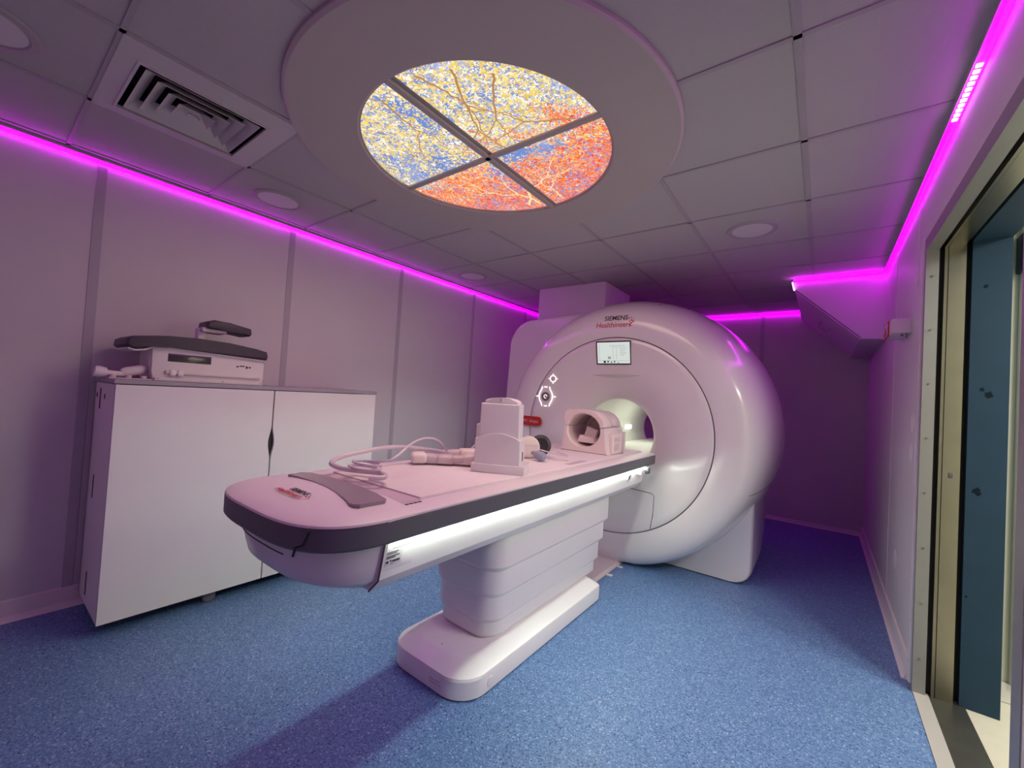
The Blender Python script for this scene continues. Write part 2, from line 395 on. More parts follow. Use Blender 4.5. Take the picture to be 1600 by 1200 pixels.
# scuffs on the blue reveal
def blob(bm, cx, cz, r, seed, y, n=14):
    rnd = random.Random(seed); pts = []
    for k in range(n):
        t = 2 * PI * k / n; rr = r * (0.55 + 0.6 * rnd.random()); pts.append((cx + rr * math.cos(t) * 0.8, cz + rr * math.sin(t)))
    prism(bm, pts, XZ, y - 0.0006, y + 0.001)
for cx, cz, r in ((0.582, 1.452, 0.011), (0.605, 1.43, 0.018), (0.575, 0.985, 0.020), (0.585, 1.93, 0.010), (0.552, 0.50, 0.006)):
    bm = bmesh.new(); blob(bm, cx, cz, r, cx * 100, DY1 + 0.012); tag(obj('scuff_mark', bm, M_scuff, smooth=False), 'dark scuff worn into blue door reveal at %s' % ('knee height' if cz < 0.6 else 'hip height' if cz < 1.2 else 'the top' if cz > 1.8 else 'chest height, small upper one' if cz > 1.44 else 'chest height, larger lower one'), 'scuff')
# threshold
struct('trim_6', bx(0.385, 0.440, DY0 - 0.3, DY1 + 0.02, -0.02, 0.004), M_greystrip)
struct('trim_7', bx(0.440, 0.560, DY0 - 0.3, DY1 + 0.02, -0.02, 0.002), M_plate)
# corridor
struct('floor_corridor', bx(0.560, 2.6, 0.0, 3.3, -0.05, -0.001), M_lino)
struct('wall_corridor', bx(0.60, 2.6, 3.02, 3.12, -0.02, 2.6), M_cream)
struct('wall_corridor_far', bx(2.4, 2.5, 0.0, 3.1, -0.02, 2.6), M_cream)
struct('wall_corridor_near', bx(0.60, 2.5, 0.0, 0.1, -0.02, 2.6), M_cream)
struct('ceiling_corridor', bx(0.54, 2.5, 0.0, 3.1, 2.5, 2.6), M_cream)
struct('baseboard_corridor', bx(0.665, 2.4, 3.005, 3.02, 0, 0.09, 0.003), M_skirt)
# cream door casing and blue box on the corridor wall
struct('trim_8', bx(0.735, 0.765, 2.985, 3.02, 0.09, 2.5, 0.004), M_cream)
tag(obj('wall_box', bx(0.722, 0.86, 2.93, 3.02, 2.02, 2.20, 0.006), M_blue), 'dark blue box on cream corridor wall beyond the door', 'box')

# ---- bulkhead in the right back corner
pl = [(-0.245, ZC), (-0.228, 2.372), (0.230, 1.930), (XR, 1.921), (XR, ZC)]
bk = struct('bulkhead', prism(bmesh.new(), pl, XZ, 4.41, YB), M_wall)
bm = bmesh.new(); prism(bm, [(-0.228, 2.376), (-0.228, 2.362), (0.230, 1.920), (0.230, 1.934)], XZ, 4.400, 4.412)
obj('edge_trim', bm, M_joint, bk, smooth=False)
bm = bmesh.new(); prism(bm, [(-0.227, 2.384), (-0.227, 2.376), (0.230, 1.935), (0.230, 1.943)], XZ, 4.402, 4.411)
obj('shadow_line', bm, M_seam, bk, smooth=False)
# pull handle on its sloping underside
n = Vector((-0.707, 0, -0.707)); t = Vector((0.707, 0, -0.707))
base = Vector((0.0, 5.0, 2.152))
h = thing('pull_handle', 'looped handle on the sloping underside of the corner bulkhead', 'handle', base)
bm = bmesh.new(); tube(bm, [base - t * 0.05, base - t * 0.05 + n * 0.035, base + n * 0.045, base + t * 0.05 + n * 0.035, base + t * 0.05], 0.006)
obj('loop', bm, M_joint, h)
for s in (-1, 1):
    bm = bmesh.new(); cyl(bm, base + t * 0.05 * s, base + t * 0.05 * s + n * 0.004, 0.016); obj('rose', bm, M_joint, h)

# ================================================================== LED STRIPS
def led(name, label, box, group='purple LED strips along the ceiling'):
    return tag(obj(name, bx(*box), M_led, smooth=False), label, 'LED strip', group)
led('led_strip', 'purple LED strip along the top of the long left wall', (XL + 0.004, XL + 0.014, Y0 + 0.02, YB - 0.03, ZC - 0.030, ZC - 0.014))
rs = led('led_strip', 'purple LED strip along the right wall above the door', (XR - 0.016, XR - 0.004, Y0 + 0.02, 4.39, ZC - 0.034, ZC - 0.018))
led('led_strip', 'purple LED strip across the front of the corner bulkhead', (-0.245, XR - 0.03, 4.392, 4.402, ZC - 0.034, ZC - 0.022))
led('led_strip', 'purple LED strip along the back wall behind the scanner', (XL + 0.05, -0.245, YB - 0.018, YB - 0.006, ZC - 0.024, ZC - 0.012))
bm = bmesh.new()
add_box(bm, XL + 0.024, XL + 0.027, Y0, YB, ZC - 0.015, ZC + 0.004); add_box(bm, XR - 0.030, XR - 0.027, Y0, 4.405, ZC - 0.022, ZC + 0.004)
struct('trim_9', bm, M_grid)
for k in range(11):
    y = 1.895 + k * 0.031
    obj('led_bead', bx(XR - 0.026, XR - 0.010, y, y + 0.014, ZC - 0.038, ZC - 0.032), M_bead, rs, smooth=False)
bm = bmesh.new(); prism(bm, [(-0.257, ZC - 0.03), (-0.246, ZC - 0.03), (-0.229, 2.375), (-0.240, 2.375)], XZ, 4.395, 4.41)
tag(obj('led_strip_end', bm, M_bead, smooth=False), 'pale glowing tail of the strip on the bulkhead corner', 'LED strip')

# ================================================================== CEILING FITTINGS
# round picture panel
PX, PY, ZR = -1.371, 1.511, 2.462
t = thing('ceiling_picture_panel', 'large round backlit ceiling panel showing autumn tree crowns', 'ceiling panel', (PX, PY, ZC))
RO, RI = 0.904, 0.608
bm = bmesh.new(); lathe_z(bm, [(RI, ZC + 0.003), (RI, ZR + 0.004), (RI + 0.006, ZR), (RO - 0.012, ZR), (RO, ZR + 0.008), (RO, ZC + 0.003)], PX, PY, 128, False, False)
obj('ring', bm, M_ring, t, angle=25, recalc=False)
bm = bmesh.new(); lathe_z(bm, [(RI - 0.008, ZR + 0.010), (RI + 0.001, ZR + 0.010), (RI + 0.001, ZR + 0.017), (RI - 0.008, ZR + 0.017), (RI - 0.008, ZR + 0.010)], PX, PY, 128, False, False)
obj('rim', bm, M_ring, t)
zp = ZR + 0.019
# print disc with branches of the printed trees
pm = bmesh.new()
vs = [pm.verts.new((PX + RI * math.cos(2 * PI * k / 128), PY + RI * math.sin(2 * PI * k / 128), zp)) for k in range(128)]
pm.faces.new(vs[::-1])
def ribbon(pts, w0, w1, mi):
    P = [Vector((PX + a, PY + b, 0)) for a, b in pts]; Q = []
    for i in range(len(P) - 1):
        for k in range(5): Q.append(P[i].lerp(P[i + 1], k / 5))
    Q.append(P[-1]); rnd = random.Random(len(pts) + int(pts[0][0] * 1000))
    Q = [q + Vector((rnd.uniform(-.006, .006), rnd.uniform(-.006, .006), 0)) if 0 < i < len(Q) - 1 else q for i, q in enumerate(Q)]
    L_, R_ = [], []
    for i, q in enumerate(Q):
        if math.hypot(q.x - PX, q.y - PY) > RI - 0.012: break
        d = (Q[min(i + 1, len(Q) - 1)] - Q[max(i - 1, 0)]).normalized(); nn = Vector((-d.y, d.x, 0)); w = w0 + (w1 - w0) * i / len(Q)
        L_.append(pm.verts.new((q.x + nn.x * w, q.y + nn.y * w, zp - 0.0012))); R_.append(pm.verts.new((q.x - nn.x * w, q.y - nn.y * w, zp - 0.0012)))
    for i in range(len(L_) - 1):
        f = pm.faces.new((L_[i], L_[i + 1], R_[i + 1], R_[i])); f.material_index = mi
def tree(p, ang, ln, w, depth, mi, rnd):
    q = (p[0] + ln * math.cos(ang), p[1] + ln * math.sin(ang)); mid = ((p[0] + q[0]) / 2 + rnd.uniform(-.02, .02), (p[1] + q[1]) / 2 + rnd.uniform(-.02, .02))
    if math.hypot(*p) < RI - 0.02: ribbon([p, mid, q], w, w * 0.7, mi)
    if depth:
        for s in (-1, 1): tree(q, ang + s * rnd.uniform(0.25, 0.65), ln * rnd.uniform(0.6, 0.85), w * 0.62, depth - 1, mi, rnd)
rnd = random.Random(5)
tree((-0.12, 0.54), -1.0, 0.20, 0.0075, 3, 1, rnd); tree((-0.05, 0.555), -1.9, 0.17, 0.0065, 3, 1, rnd); tree((0.10, 0.54), -1.5, 0.12, 0.005, 3, 1, rnd)
tree((0.50, -0.02), 3.6, 0.22, 0.005, 2, 2, rnd); tree((0.36, -0.40), 2.2, 0.26, 0.005, 2, 2, rnd); tree((0.10, -0.55), 1.3, 0.24, 0.005, 2, 2, rnd); tree((-0.12, -0.54), 1.7, 0.22, 0.0045, 2, 2, rnd); tree((0.24, -0.5), 2.0, 0.35, 0.005, 1, 2, rnd)
bmesh.ops.translate(pm, verts=pm.verts, vec=(-PX, -PY, -ZC))
o = obj('printed_picture', pm, [M_print, M_branchw, M_branchd], t, smooth=False, world=False, recalc=False)
for nm, b in (('mullion', (PX - RI, PX + RI, PY - 0.016, PY + 0.016, ZR + 0.003, zp - 0.002)), ('mullion', (PX - 0.016, PX + 0.016, PY - RI, PY + RI, ZR + 0.003, zp - 0.002))):
    obj(nm, bx(*b, bev=0.003, seg=1), M_ring, t, smooth=False)

# the light the panel sends down into the room
lamp('picture_panel_lamp', (PX, PY, ZR - 0.004), (0, 0, -1), 2 * (RI - 0.02), 14.5, (1.0, 0.71, 0.61))

# recessed round lamps, switched off
def downlight(x, y, label):
    q = thing('ceiling_light', label, 'ceiling light', (x, y, ZC), 'round ceiling lights, switched off')
    bm = bmesh.new(); lathe_z(bm, [(0.118, ZC + 0.003), (0.118, ZC - 0.004), (0.124, ZC - 0.008), (0.145, ZC - 0.005), (0.150, ZC + 0.003)], x, y, 48, False, False)
    obj('rim', bm, M_grid, q, recalc=False)
    bm = bmesh.new(); lathe_z(bm, [(0.119, ZC + 0.001), (0.117, ZC - 0.003), (0.06, ZC - 0.005)], x, y, 48, False, True)
    obj('lens', bm, M_lens, q)
downlight(-2.89, 1.175, 'round unlit ceiling light between air vent and left wall strip')
downlight(-2.89, 3.06, 'round unlit ceiling light left of the scanner, farthest back')
downlight(-0.41, 3.08, 'round unlit ceiling light right of the picture panel')
downlight(-2.36, -0.04, 'round unlit ceiling light cut off at the top left corner')

# air vent
q = thing('air_vent', 'white square ceiling air vent with stepped louvres', 'air vent', (-2.3, 0.57, ZC))
def sq_ring(bm, x0, x1, y0, y1, z0, i, z1, th=0.004):
    # sloping square frame: outer edge at z0, inner edge inset by i at z1
    a = [(x0, y0, z0), (x1, y0, z0), (x1, y1, z0), (x0, y1, z0)]; b = [(x0 + i, y0 + i, z1), (x1 - i, y0 + i, z1), (x1 - i, y1 - i, z1), (x0 + i, y1 - i, z1)]
    loft(bm, [a, b, [(p[0], p[1], p[2] + th) for p in b], [(p[0], p[1], p[2] + th) for p in a], a], False, False)
bm = bmesh.new()
fo = [(-2.615, 0.270), (-1.990, 0.270), (-1.990, 0.885), (-2.615, 0.885)]; fi = [(OX0 + 0.004, OY0 + 0.004), (OX1 - 0.004, OY0 + 0.004), (OX1 - 0.004, OY1 - 0.004), (OX0 + 0.004, OY1 - 0.004)]
fz = lambda P, z: [(a, b, z) for a, b in P]
loft(bm, [fz(fo, ZC + 0.003), fz(fo, ZC - 0.003), fz(fi, ZC - 0.005), fz(fi, ZC + 0.003), fz(fo, ZC + 0.003)], False, False)
obj('frame', bm, M_vent, q, smooth=False)
bm = bmesh.new(); sq_ring(bm, OX0 - 0.006, OX1 + 0.006, OY0 - 0.006, OY1 + 0.006, ZC - 0.009, 0.010, ZC - 0.009, 0.005)
obj('inner_frame', bm, M_vent, q, smooth=False)
for k in range(4):
    i = 0.024 + k * 0.046
    bm = bmesh.new(); sq_ring(bm, OX0 + i, OX1 - i, OY0 + i, OY1 - i, ZC - 0.007, 0.042, ZC + 0.032, 0.003)
    obj('louvre', bm, M_vent, q, smooth=False)
bm = bmesh.new(); sq_ring(bm, OX0 + 0.206, OX1 - 0.206, OY0 + 0.206, OY1 - 0.206, ZC - 0.006, 0.008, ZC + 0.002, 0.003); obj('centre_plate', bm, M_vent, q, smooth=False)
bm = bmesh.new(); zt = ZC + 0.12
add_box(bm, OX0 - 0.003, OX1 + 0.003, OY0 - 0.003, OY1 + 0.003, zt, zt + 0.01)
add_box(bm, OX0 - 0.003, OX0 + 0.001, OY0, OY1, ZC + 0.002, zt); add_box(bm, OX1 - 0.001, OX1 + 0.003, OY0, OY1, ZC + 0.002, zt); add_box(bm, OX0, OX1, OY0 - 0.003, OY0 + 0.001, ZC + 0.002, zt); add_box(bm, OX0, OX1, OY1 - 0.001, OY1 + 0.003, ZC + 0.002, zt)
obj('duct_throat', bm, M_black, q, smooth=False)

# ================================================================== SCANNER
CX, CZ = -1.39, 1.03
g = thing('mri_scanner', 'large white ring-shaped scanner with open lit bore', 'MRI scanner', (CX, 3.7, 0))
YS = 3.205
prof = [(0.312, 3.385, -.01), (0.318, 3.372, -.01), (0.330, 3.360, -.008), (0.37, 3.332), (0.44, 3.292), (0.52, 3.258), (0.60, 3.233), (0.68, 3.216), (0.74, 3.208), (0.782, YS), (0.7865, YS + 0.003), (0.7865, YS + 0.02)]
bm = bmesh.new(); lathe_y(bm, prof, CX, CZ, 128); fp = obj('front_panel', bm, M_cover, g, angle=50)
prof = [(0.794, YS + 0.02), (0.794, YS + 0.003), (0.799, YS), (0.86, 3.198), (0.92, 3.197), (0.975, 3.206), (1.015, 3.228), (1.045, 3.265, .005), (1.066, 3.31, .014), (1.084, 3.37, .024), (1.104, 3.46, .036), (1.121, 3.58, .045), (1.135, 3.75, .053), (1.142, 3.95, .058), (1.138, 4.15, .058), (1.10, 4.35, .055)]
bm = bmesh.new(); lathe_y(bm, prof, CX, CZ, 160, zmin=0.018); obj('outer_cover', bm, M_cover, g, angle=50)
bm = bmesh.new(); lathe_y(bm, [(0.775, YS + 0.012), (0.81, YS + 0.012)], CX, CZ, 128); obj('seam', bm, M_seam, g)
bm = bmesh.new(); lathe_y(bm, [(0.300, 4.90), (0.300, 3.40), (0.313, 3.384)], CX, CZ - .01, 96); obj('bore_liner', bm, M_bore, g, recalc=False)
bm = bmesh.new(); lathe_y(bm, [(0.300, 4.86), (0.308, 4.885), (0.34, 4.90), (1.10, 4.90)], CX, CZ - .01, 96, zmin=0.02); obj('rear_cover', bm, M_white2, g)
# backing body: high rounded shoulder on the left, foot on the right
pl = [(-2.735, 0.0), (-2.735, 0.6), (-2.725, 1.35), (-2.715, 1.62)]
for k in range(1, 9):
    a = PI - PI / 2 * k / 8; pl.append((-2.43 + 0.285 * math.cos(a), 1.80 + 0.285 * math.sin(a)))
pl += [(-2.0, 2.105), (-1.20, 2.12)]
for k in range(0, 12):
    a = math.radians(78 - k * 8.8); pl.append((CX + 1.075 * math.cos(a), 1.05 + 1.075 * math.sin(a)))
pl += [(-0.375, 0.70), (-0.375, 0.14)]
for k in range(0, 6):
    a = -PI / 2 * k / 5; pl.append((-0.375 - 0.11 + 0.11 * math.cos(a), 0.11 + 0.11 * math.sin(a)))
bm = bmesh.new()
def body_ring(y, ins):
    c = Vector((-1.5, 0.0)); out = []
    for a, b in pl:
        xx = a + (ins if a < -1.5 else -ins); zz = max(0.0, b - ins if b > 0.9 else b)
        out.append((xx, y, zz + 0.008))
    return out
def hole(y): return [(CX + 0.34 * math.cos(math.atan2(b - CZ, a - CX)), y, CZ + 0.34 * math.sin(math.atan2(b - CZ, a - CX))) for a, b in pl]
loft(bm, [hole(3.512), body_ring(3.512, 0.032), body_ring(3.512, 0.022), body_ring(3.515, 0.012), body_ring(3.53, 0.003), body_ring(3.56, 0.0), body_ring(4.10, -0.0), body_ring(4.88, 0.05), hole(4.88)], False, False)
obj('housing', bm, M_cover, g, angle=40)
# side seam marks on the outer cover
for ang, y0, y1 in ((-19, 3.30, 4.0), (74, 3.36, 3.9)):
    bm = bmesh.new(); a = math.radians(ang); pts = []
    for k in range(9):
        y = y0 + (y1 - y0) * k / 8
        P = [p for p in prof]
        r = None
        for p, s in zip(P[5:], P[6:]):
            if p[1] <= y <= s[1]:
                f = (y - p[1]) / (s[1] - p[1]); r = p[0] + (s[0] - p[0]) * f; dz = (p[2] if len(p) > 2 else 0); dz += ((s[2] if len(s) > 2 else 0) - dz) * f
        pts.append((CX + (r + 0.0004) * math.cos(a), y, CZ + dz + (r + 0.0004) * math.sin(a)))
    tube(bm, pts, 0.0022, 6); obj('cover_joint', bm, M_seam, g)
def face_y(r):
    P = [(p[0], p[1]) for p in [(0.312, 3.385), (0.330, 3.360), (0.37, 3.332), (0.44, 3.292), (0.52, 3.258), (0.60, 3.233), (0.68, 3.216), (0.74, 3.208), (0.782, YS), (0.86, 3.198), (0.92, 3.197), (0.975, 3.206), (1.015, 3.228)]]
    if r <= P[0][0]: return P[0][1]
    for a, b in zip(P, P[1:]):
        if a[0] <= r <= b[0]: return a[1] + (b[1] - a[1]) * (r - a[0]) / (b[0] - a[0])
    return P[-1][1]
def fy(x, z): return face_y(math.hypot(x - CX, z - CZ))
def face_frame(x, z, off=0.002):
    r = math.hypot(x - CX, z - CZ); e = 0.01
    dydx = (fy(x + e, z) - fy(x - e, z)) / (2 * e); dydz = (fy(x, z + e) - fy(x, z - e)) / (2 * e)
    X = Vector((1, dydx, 0)).normalized(); Z = Vector((0, dydz, 1)).normalized(); Nn = X.cross(Z).normalized()
    if Nn.y > 0: Nn = -Nn
    return frame4(Vector((x, fy(x, z), z)) + Nn * off, X, Z)
# screen
F = face_frame(-1.397, 1.695, 0.0)
def local_box(x0, x1, y0, y1, z0, z1, F, bev=0.0, seg=1): return xform(bx(x0, x1, y0, y1, z0, z1, bev=bev, seg=seg), F)
sb = obj('screen_bezel', local_box(-0.152, 0.152, -0.098, 0.098, -0.02, 0.007, F, 0.003), M_screenbez, g, smooth=False)
sc = obj('screen', local_box(-0.139, 0.144, -0.087, 0.088, 0.0, 0.0078, F), M_screen, sb, smooth=False)
bm = bmesh.new()
def lb(x0, x1, y0, y1): xform_bm = add_box(bm, x0, x1, y0, y1, 0.006, 0.0085)
for (x0, x1, y0, y1) in ((-0.03, 0.10, 0.058, 0.061), (0.0, 0.12, 0.046, 0.048), (0.06, 0.11, 0.03, 0.033), (0.06, 0.10, 0.014, 0.017), (0.06, 0.115, -0.002, 0.001), (0.06, 0.10, -0.018, -0.015), (0.0, 0.002, -0.05, 0.05), (0.03, 0.032, -0.05, 0.04), (-0.12, -0.118, -0.06, 0.07), (-0.13, 0.13, -0.065, -0.063), (-0.045, -0.02, -0.05, -0.03)):
    lb(x0, x1, y0, y1)
obj('screen_graphics', xform(bm, F), M_glyph, sb, smooth=False)
for k, (x, w) in enumerate(((-0.075, 0.010), (-0.045, 0.009), (-0.015, 0.006), (0.012, 0.007), (0.045, 0.004))):
    bm = bmesh.new(); prism(bm, [(x - w, -0.083 + 0.002 * (k % 2)), (x + w, -0.083), (x + w, -0.083 + 1.7 * w), (x - w, -0.083 + 1.7 * w)] if k not in (1, 3) else [(x - w, -0.070), (x, -0.083), (x + w, -0.070), (x + w * .5, -0.066), (x - w * .5, -0.066)], XY, 0.006, 0.0087)
    obj('screen_icon', xform(bm, F), M_glyphd, sb, smooth=False)
# sculpted crease below the screen
bm = bmesh.new()
N_ = 16; A, B, Cc = [], [], []
for k in range(N_ + 1):
    x = -1.59 + 0.42 * k / N_; s = math.sin(PI * k / N_)
    z0 = 1.517; A.append((x, fy(x, z0) - 0.0006, z0)); B.append((x, fy(x, z0) - 0.002 - 0.020 * s, z0 - 0.004)); Cc.append((x, fy(x, z0 - 0.022 * s - 0.004) - 0.0006, z0 - 0.022 * s - 0.004))
loft(bm, [A, B, Cc], False, False, closed=False)
obj('screen_shelf', bm, M_cover, g)
# lettering on the ring
ft = face_frame(-1.48, 1.945, 0.0008)
text('maker_name', 'SIEMENS', 0.055, face_frame(-1.482, 1.962, 0.001) , M_txtd, g, bold=0.0006)
text('maker_name_red', 'Healthineers', 0.060, face_frame(-1.555, 1.905, 0.001), M_txtr, g, bold=0.0006, shear=0.1)
bm = bmesh.new(); FF = face_frame(-1.262, 1.945, 0.0005)
for (a, b, r) in ((0.0, 0.0, .006), (0.014, 0.010, .007), (0.028, 0.0, .008), (0.014, -0.012, .007), (-0.004, 0.028, .005), (0.012, 0.03, .004), (-0.002, -0.028, .005), (0.03, 0.02, .004), (0.012, -0.032, .004)):
    lathe_z(bm, [(r, -0.001), (r, 0.001)], a, b, 10)
obj('dot_emblem', xform(bm, FF), [M_txtr], g)
# dial buttons
def dial(x, z, s, big):
    F = face_frame(x, z, 0.001); p = None
    bm = bmesh.new(); lathe_z(bm, [(s * 0.62, -0.002), (s * 0.62, 0.004), (s * 0.5, 0.006)], 0, 0, 24)
    d = obj('control_dial', xform(bm, F), M_dial if big else M_coil2, g)
    bm = bmesh.new(); K = 20
    if big:
        for sg in (-1, 1):
            pts = [(sg * s * 0.55, s * 1.35), (sg * s * 0.66, s * 0.95), (sg * s * 0.92, s * 0.5), (sg * s * 1.0, 0), (sg * s * 0.92, -s * 0.5), (sg * s * 0.66, -s * 0.95), (sg * s * 0.55, -s * 1.35)]
            tube(bm, [(a, b, 0.003) for a, b in pts], s * 0.075, 6)
            tube(bm, [(sg * s * 1.12, 0, .003), (sg * s * 1.5, 0, .003)], s * 0.06, 6, smooth_pts=False)
            tube(bm, [(-s * 0.22, sg * s * 1.32, .003), (s * 0.22, sg * s * 1.32, .003)], s * 0.07, 6, smooth_pts=False)
        tube(bm, [(0.22 * s * math.cos(2 * PI * k / 12), 0.22 * s * math.sin(2 * PI * k / 12), .006) for k in range(11)], s * 0.05, 6)
    else:
        tube(bm, [(s * math.cos(2 * PI * k / K), s * math.sin(2 * PI * k / K), .003) for k in range(K + 1)], s * 0.12, 6, smooth_pts=False)
        for k in range(4):
            a = k * PI / 2; tube(bm, [(s * 1.1 * math.cos(a), s * 1.1 * math.sin(a), .003), (s * 1.6 * math.cos(a), s * 1.6 * math.sin(a), .003)], s * 0.10, 6, smooth_pts=False)
    obj('lit_outline', xform(bm, F), M_litw, d)
dial(-2.028, 1.302, 0.066, True); dial(-1.957, 1.466, 0.029, False)
# product badge
bm = bmesh.new(); F = frame4((-2.195, 3.187, 1.068), (1, -0.004, 0), (0, 0.0, 1))
prism(bm, rrect(-0.19, 0.150, -0.043, 0.043, [0.038, 0.038, 0.004, 0.004]), XY, -0.012, 0.004)
nb = obj('name_badge', xform(bm, F), M_red, g, smooth=False)
text('badge_lettering', 'MAGNETOM', 0.040, F @ Matrix.Translation((-0.180, -0.013, 0.0045)) @ Matrix.Diagonal((0.74, 1, 1, 1)), M_signw, nb)
text('badge_lettering', 'Sempra', 0.040, F @ Matrix.Translation((0.022, -0.013, 0.0045)) @ Matrix.Diagonal((0.80, 1, 1, 1)), M_signw, nb)
obj('badge_divider', xform(bx(0.0, 0.0018, -0.016, 0.020, 0.004, 0.0048), F), M_signw, nb, smooth=False)
# service hatch in the lower front
def groove_pts(P): return [(x, fy(x, z) - 0.0004, z) for x, z in P]
bm = bmesh.new()
hp = [(-1.80, 0.600), (-1.40, 0.606), (-1.10, 0.602), (-1.03, 0.600), (-1.012, 0.585), (-1.008, 0.45), (-1.02, 0.34)]
tube(bm, groove_pts(hp), 0.0028, 6, smooth_pts=False)
obj('service_hatch', bm, M_seam, g)
# emissive white rectangle set against the left bore wall
bm = bmesh.new(); add_box(bm, CX - 0.299, CX - 0.289, 4.31, 4.47, 1.005, 1.045, 0.002)
obj('bore_glow_patch', bm, M_borepatch, g, smooth=False)
# bed carrying on through the bore
obj('bore_rail', bx(CX - 0.24, CX + 0.24, 3.22, 4.95, 0.80, 0.885, 0.01), M_bore, g)
# ducting between scanner and ceiling
obj('top_duct', prism(bmesh.new(), rrect(-2.55, -1.76, 3.78, 4.44, 0.02, 3), XY, 2.06, ZC), M_white2, g)

# ================================================================== PATIENT TABLE
TX, TZ = -1.40, 0.905
tb = thing('patient_table', 'long white patient table with grey edge band on stepped pedestal', 'patient table', (TX, 2.0, 0))
TE = 3.215                                              # far end of the table
def outline(w, yf, L, y1, nexp=3.4, N=20, hw=None):
    # open-ended plan outline, from right rear round the head end to left rear
    pts = [(TX + w, y1)]
    for k in range(6): pts.append((TX + w, y1 + (yf + L - y1) * (k + 1) / 7))
    for k in range(2 * N + 1):
        a = PI * k / (2 * N); c, s = math.cos(a), math.sin(a)
        pts.append((TX + w * math.copysign(abs(c) ** (2 / nexp), c), yf + L - L * abs(s) ** (2 / nexp)))
    for k in range(6): pts.append((TX - w, yf + L + (y1 - yf - L) * (k + 1) / 7))
    pts.append((TX - w, y1)); return pts
def slab(levels, yf, y1, nexp=3.4, L=0.33):
    bm = bmesh.new(); loft(bm, [[(x, y, z) for x, y in outline(w, yf + dy, L - dy * 0.5, y1, nexp)] for w, dy, z in levels]); return bm
# grey band: rail and head end with a step joint
YJ = 0.80
obj('rail_band', slab([(0.372, 0.03, 0.832), (0.383, 0.006, 0.834), (0.389, 0.0, 0.842), (0.390, 0.0, 0.898), (0.385, 0.004, 0.905), (0.37, 0.02, 0.907)], 0.545, TE), M_band, tb)
bm = bmesh.new()
tube(bm, [(-1.075, 0.575, 0.908), (-1.085, 0.566, 0.870), (-1.115, 0.560, 0.856), (-1.12, 0.557, 0.832)], 0.0035, 6, smooth_pts=False)
obj('band_joint', bm, M_black, tb)
# head cover, gently domed
bm = bmesh.new(); rows = []
HY1 = 0.985
for w, dy, z in ((0.390, 0.0, 0.903), (0.388, 0.003, 0.909), (0.380, 0.012, 0.914), (0.33, 0.06, 0.922), (0.24, 0.14, 0.930), (0.12, 0.24, 0.934)):
    rows.append([(x, y, z) for x, y in outline(w, 0.545 + dy, 0.33 - dy, 0.882, 3.4)])
loft(bm, rows, False, True)
# cut the cover along an arc where the tray begins
hc = obj('head_cover', bm, M_top, tb, angle=30)
# table top surface with raised borders
def strip_y(bm, xs_z, y0, y1, n=2):
    rows = [[(x, y0 + (y1 - y0) * k / n, z) for x, z in xs_z] for k in range(n + 1)]
    loft(bm, rows, True, True)
sec = [(TX - 0.386, 0.895), (TX - 0.388, 0.908), (TX - 0.376, 0.914), (TX - 0.30, 0.917), (TX - 0.285, 0.913), (TX - 0.280, 0.910), (TX + 0.280, 0.910), (TX + 0.285, 0.913), (TX + 0.30, 0.917), (TX + 0.376, 0.914), (TX + 0.388, 0.908), (TX + 0.386, 0.895)]
bm = bmesh.new(); strip_y(bm, sec, 0.78, TE - 0.002)
obj('table_top', bm, M_top, tb, angle=30)
# smoky tray and recess behind the head cover
pl = [(-1.66, 0.785), (-1.60, 0.795), (-1.50, 0.800), (-1.40, 0.795), (-1.30, 0.778), (-1.20, 0.752), (-1.15, 0.735), (-1.130, 0.738), (-1.118, 0.750), (-1.112, 0.835), (-1.122, 0.848), (-1.20, 0.868), (-1.30, 0.880), (-1.42, 0.886), (-1.55, 0.880), (-1.64, 0.868), (-1.67, 0.84)]
bm = bmesh.new(); prism(bm, pl, XY, 0.920, 0.9375)
obj('smoky_tray', bm, M_tray, tb, smooth=False)
bm = bmesh.new(); prism(bm, rrect(TX - 0.27, TX + 0.290, 0.80, 0.992, 0.02), XY, 0.905, 0.9165)
obj('recess_floor', bm, M_recess, tb, smooth=False)
# mattress panel
bm = bmesh.new(); prism(bm, rrect(TX - 0.285, TX + 0.285, 0.985, TE - 0.01, 0.006, 2), XY, 0.905, 0.923, bev=0.004)
obj('mattress', bm, M_pad, tb)
obj('hinge_slot', bx(TX + 0.235, TX + 0.275, 2.08, 2.30, 0.9215, 0.9240, 0.001), M_recess, tb)
bm = bmesh.new()
for k in range(5): add_box(bm, TX + 0.308, TX + 0.318, 0.880 + k * 0.018, 0.893 + k * 0.018, 0.9165, 0.9178)
obj('small_print', bm, M_txtd, tb, smooth=False)
# head lettering
HF = frame4((TX - 0.045, 0.690, 0.9345), (1, 0, 0.0), (0, 1, 0.02))
text('maker_name', 'SIEMENS', 0.030, HF, M_txtd, tb, bold=0.0006)
text('maker_name_red', 'Healthineers', 0.032, HF @ Matrix.Translation((-0.036, -0.032, 0)), M_txtr, tb, bold=0.0003)
bm = bmesh.new()
for (a, b, r) in ((0.0, 0.0, .003), (0.007, 0.005, .003), (0.014, 0.0, .003), (0.007, -0.006, .003), (-0.002, 0.014, .002), (-0.002, -0.014, .002)): lathe_z(bm, [(r, 0), (r, 0.0008)], a, b, 8)
obj('dot_emblem', xform(bm, HF @ Matrix.Translation((0.132, -0.006, 0))), M_txtr, tb)
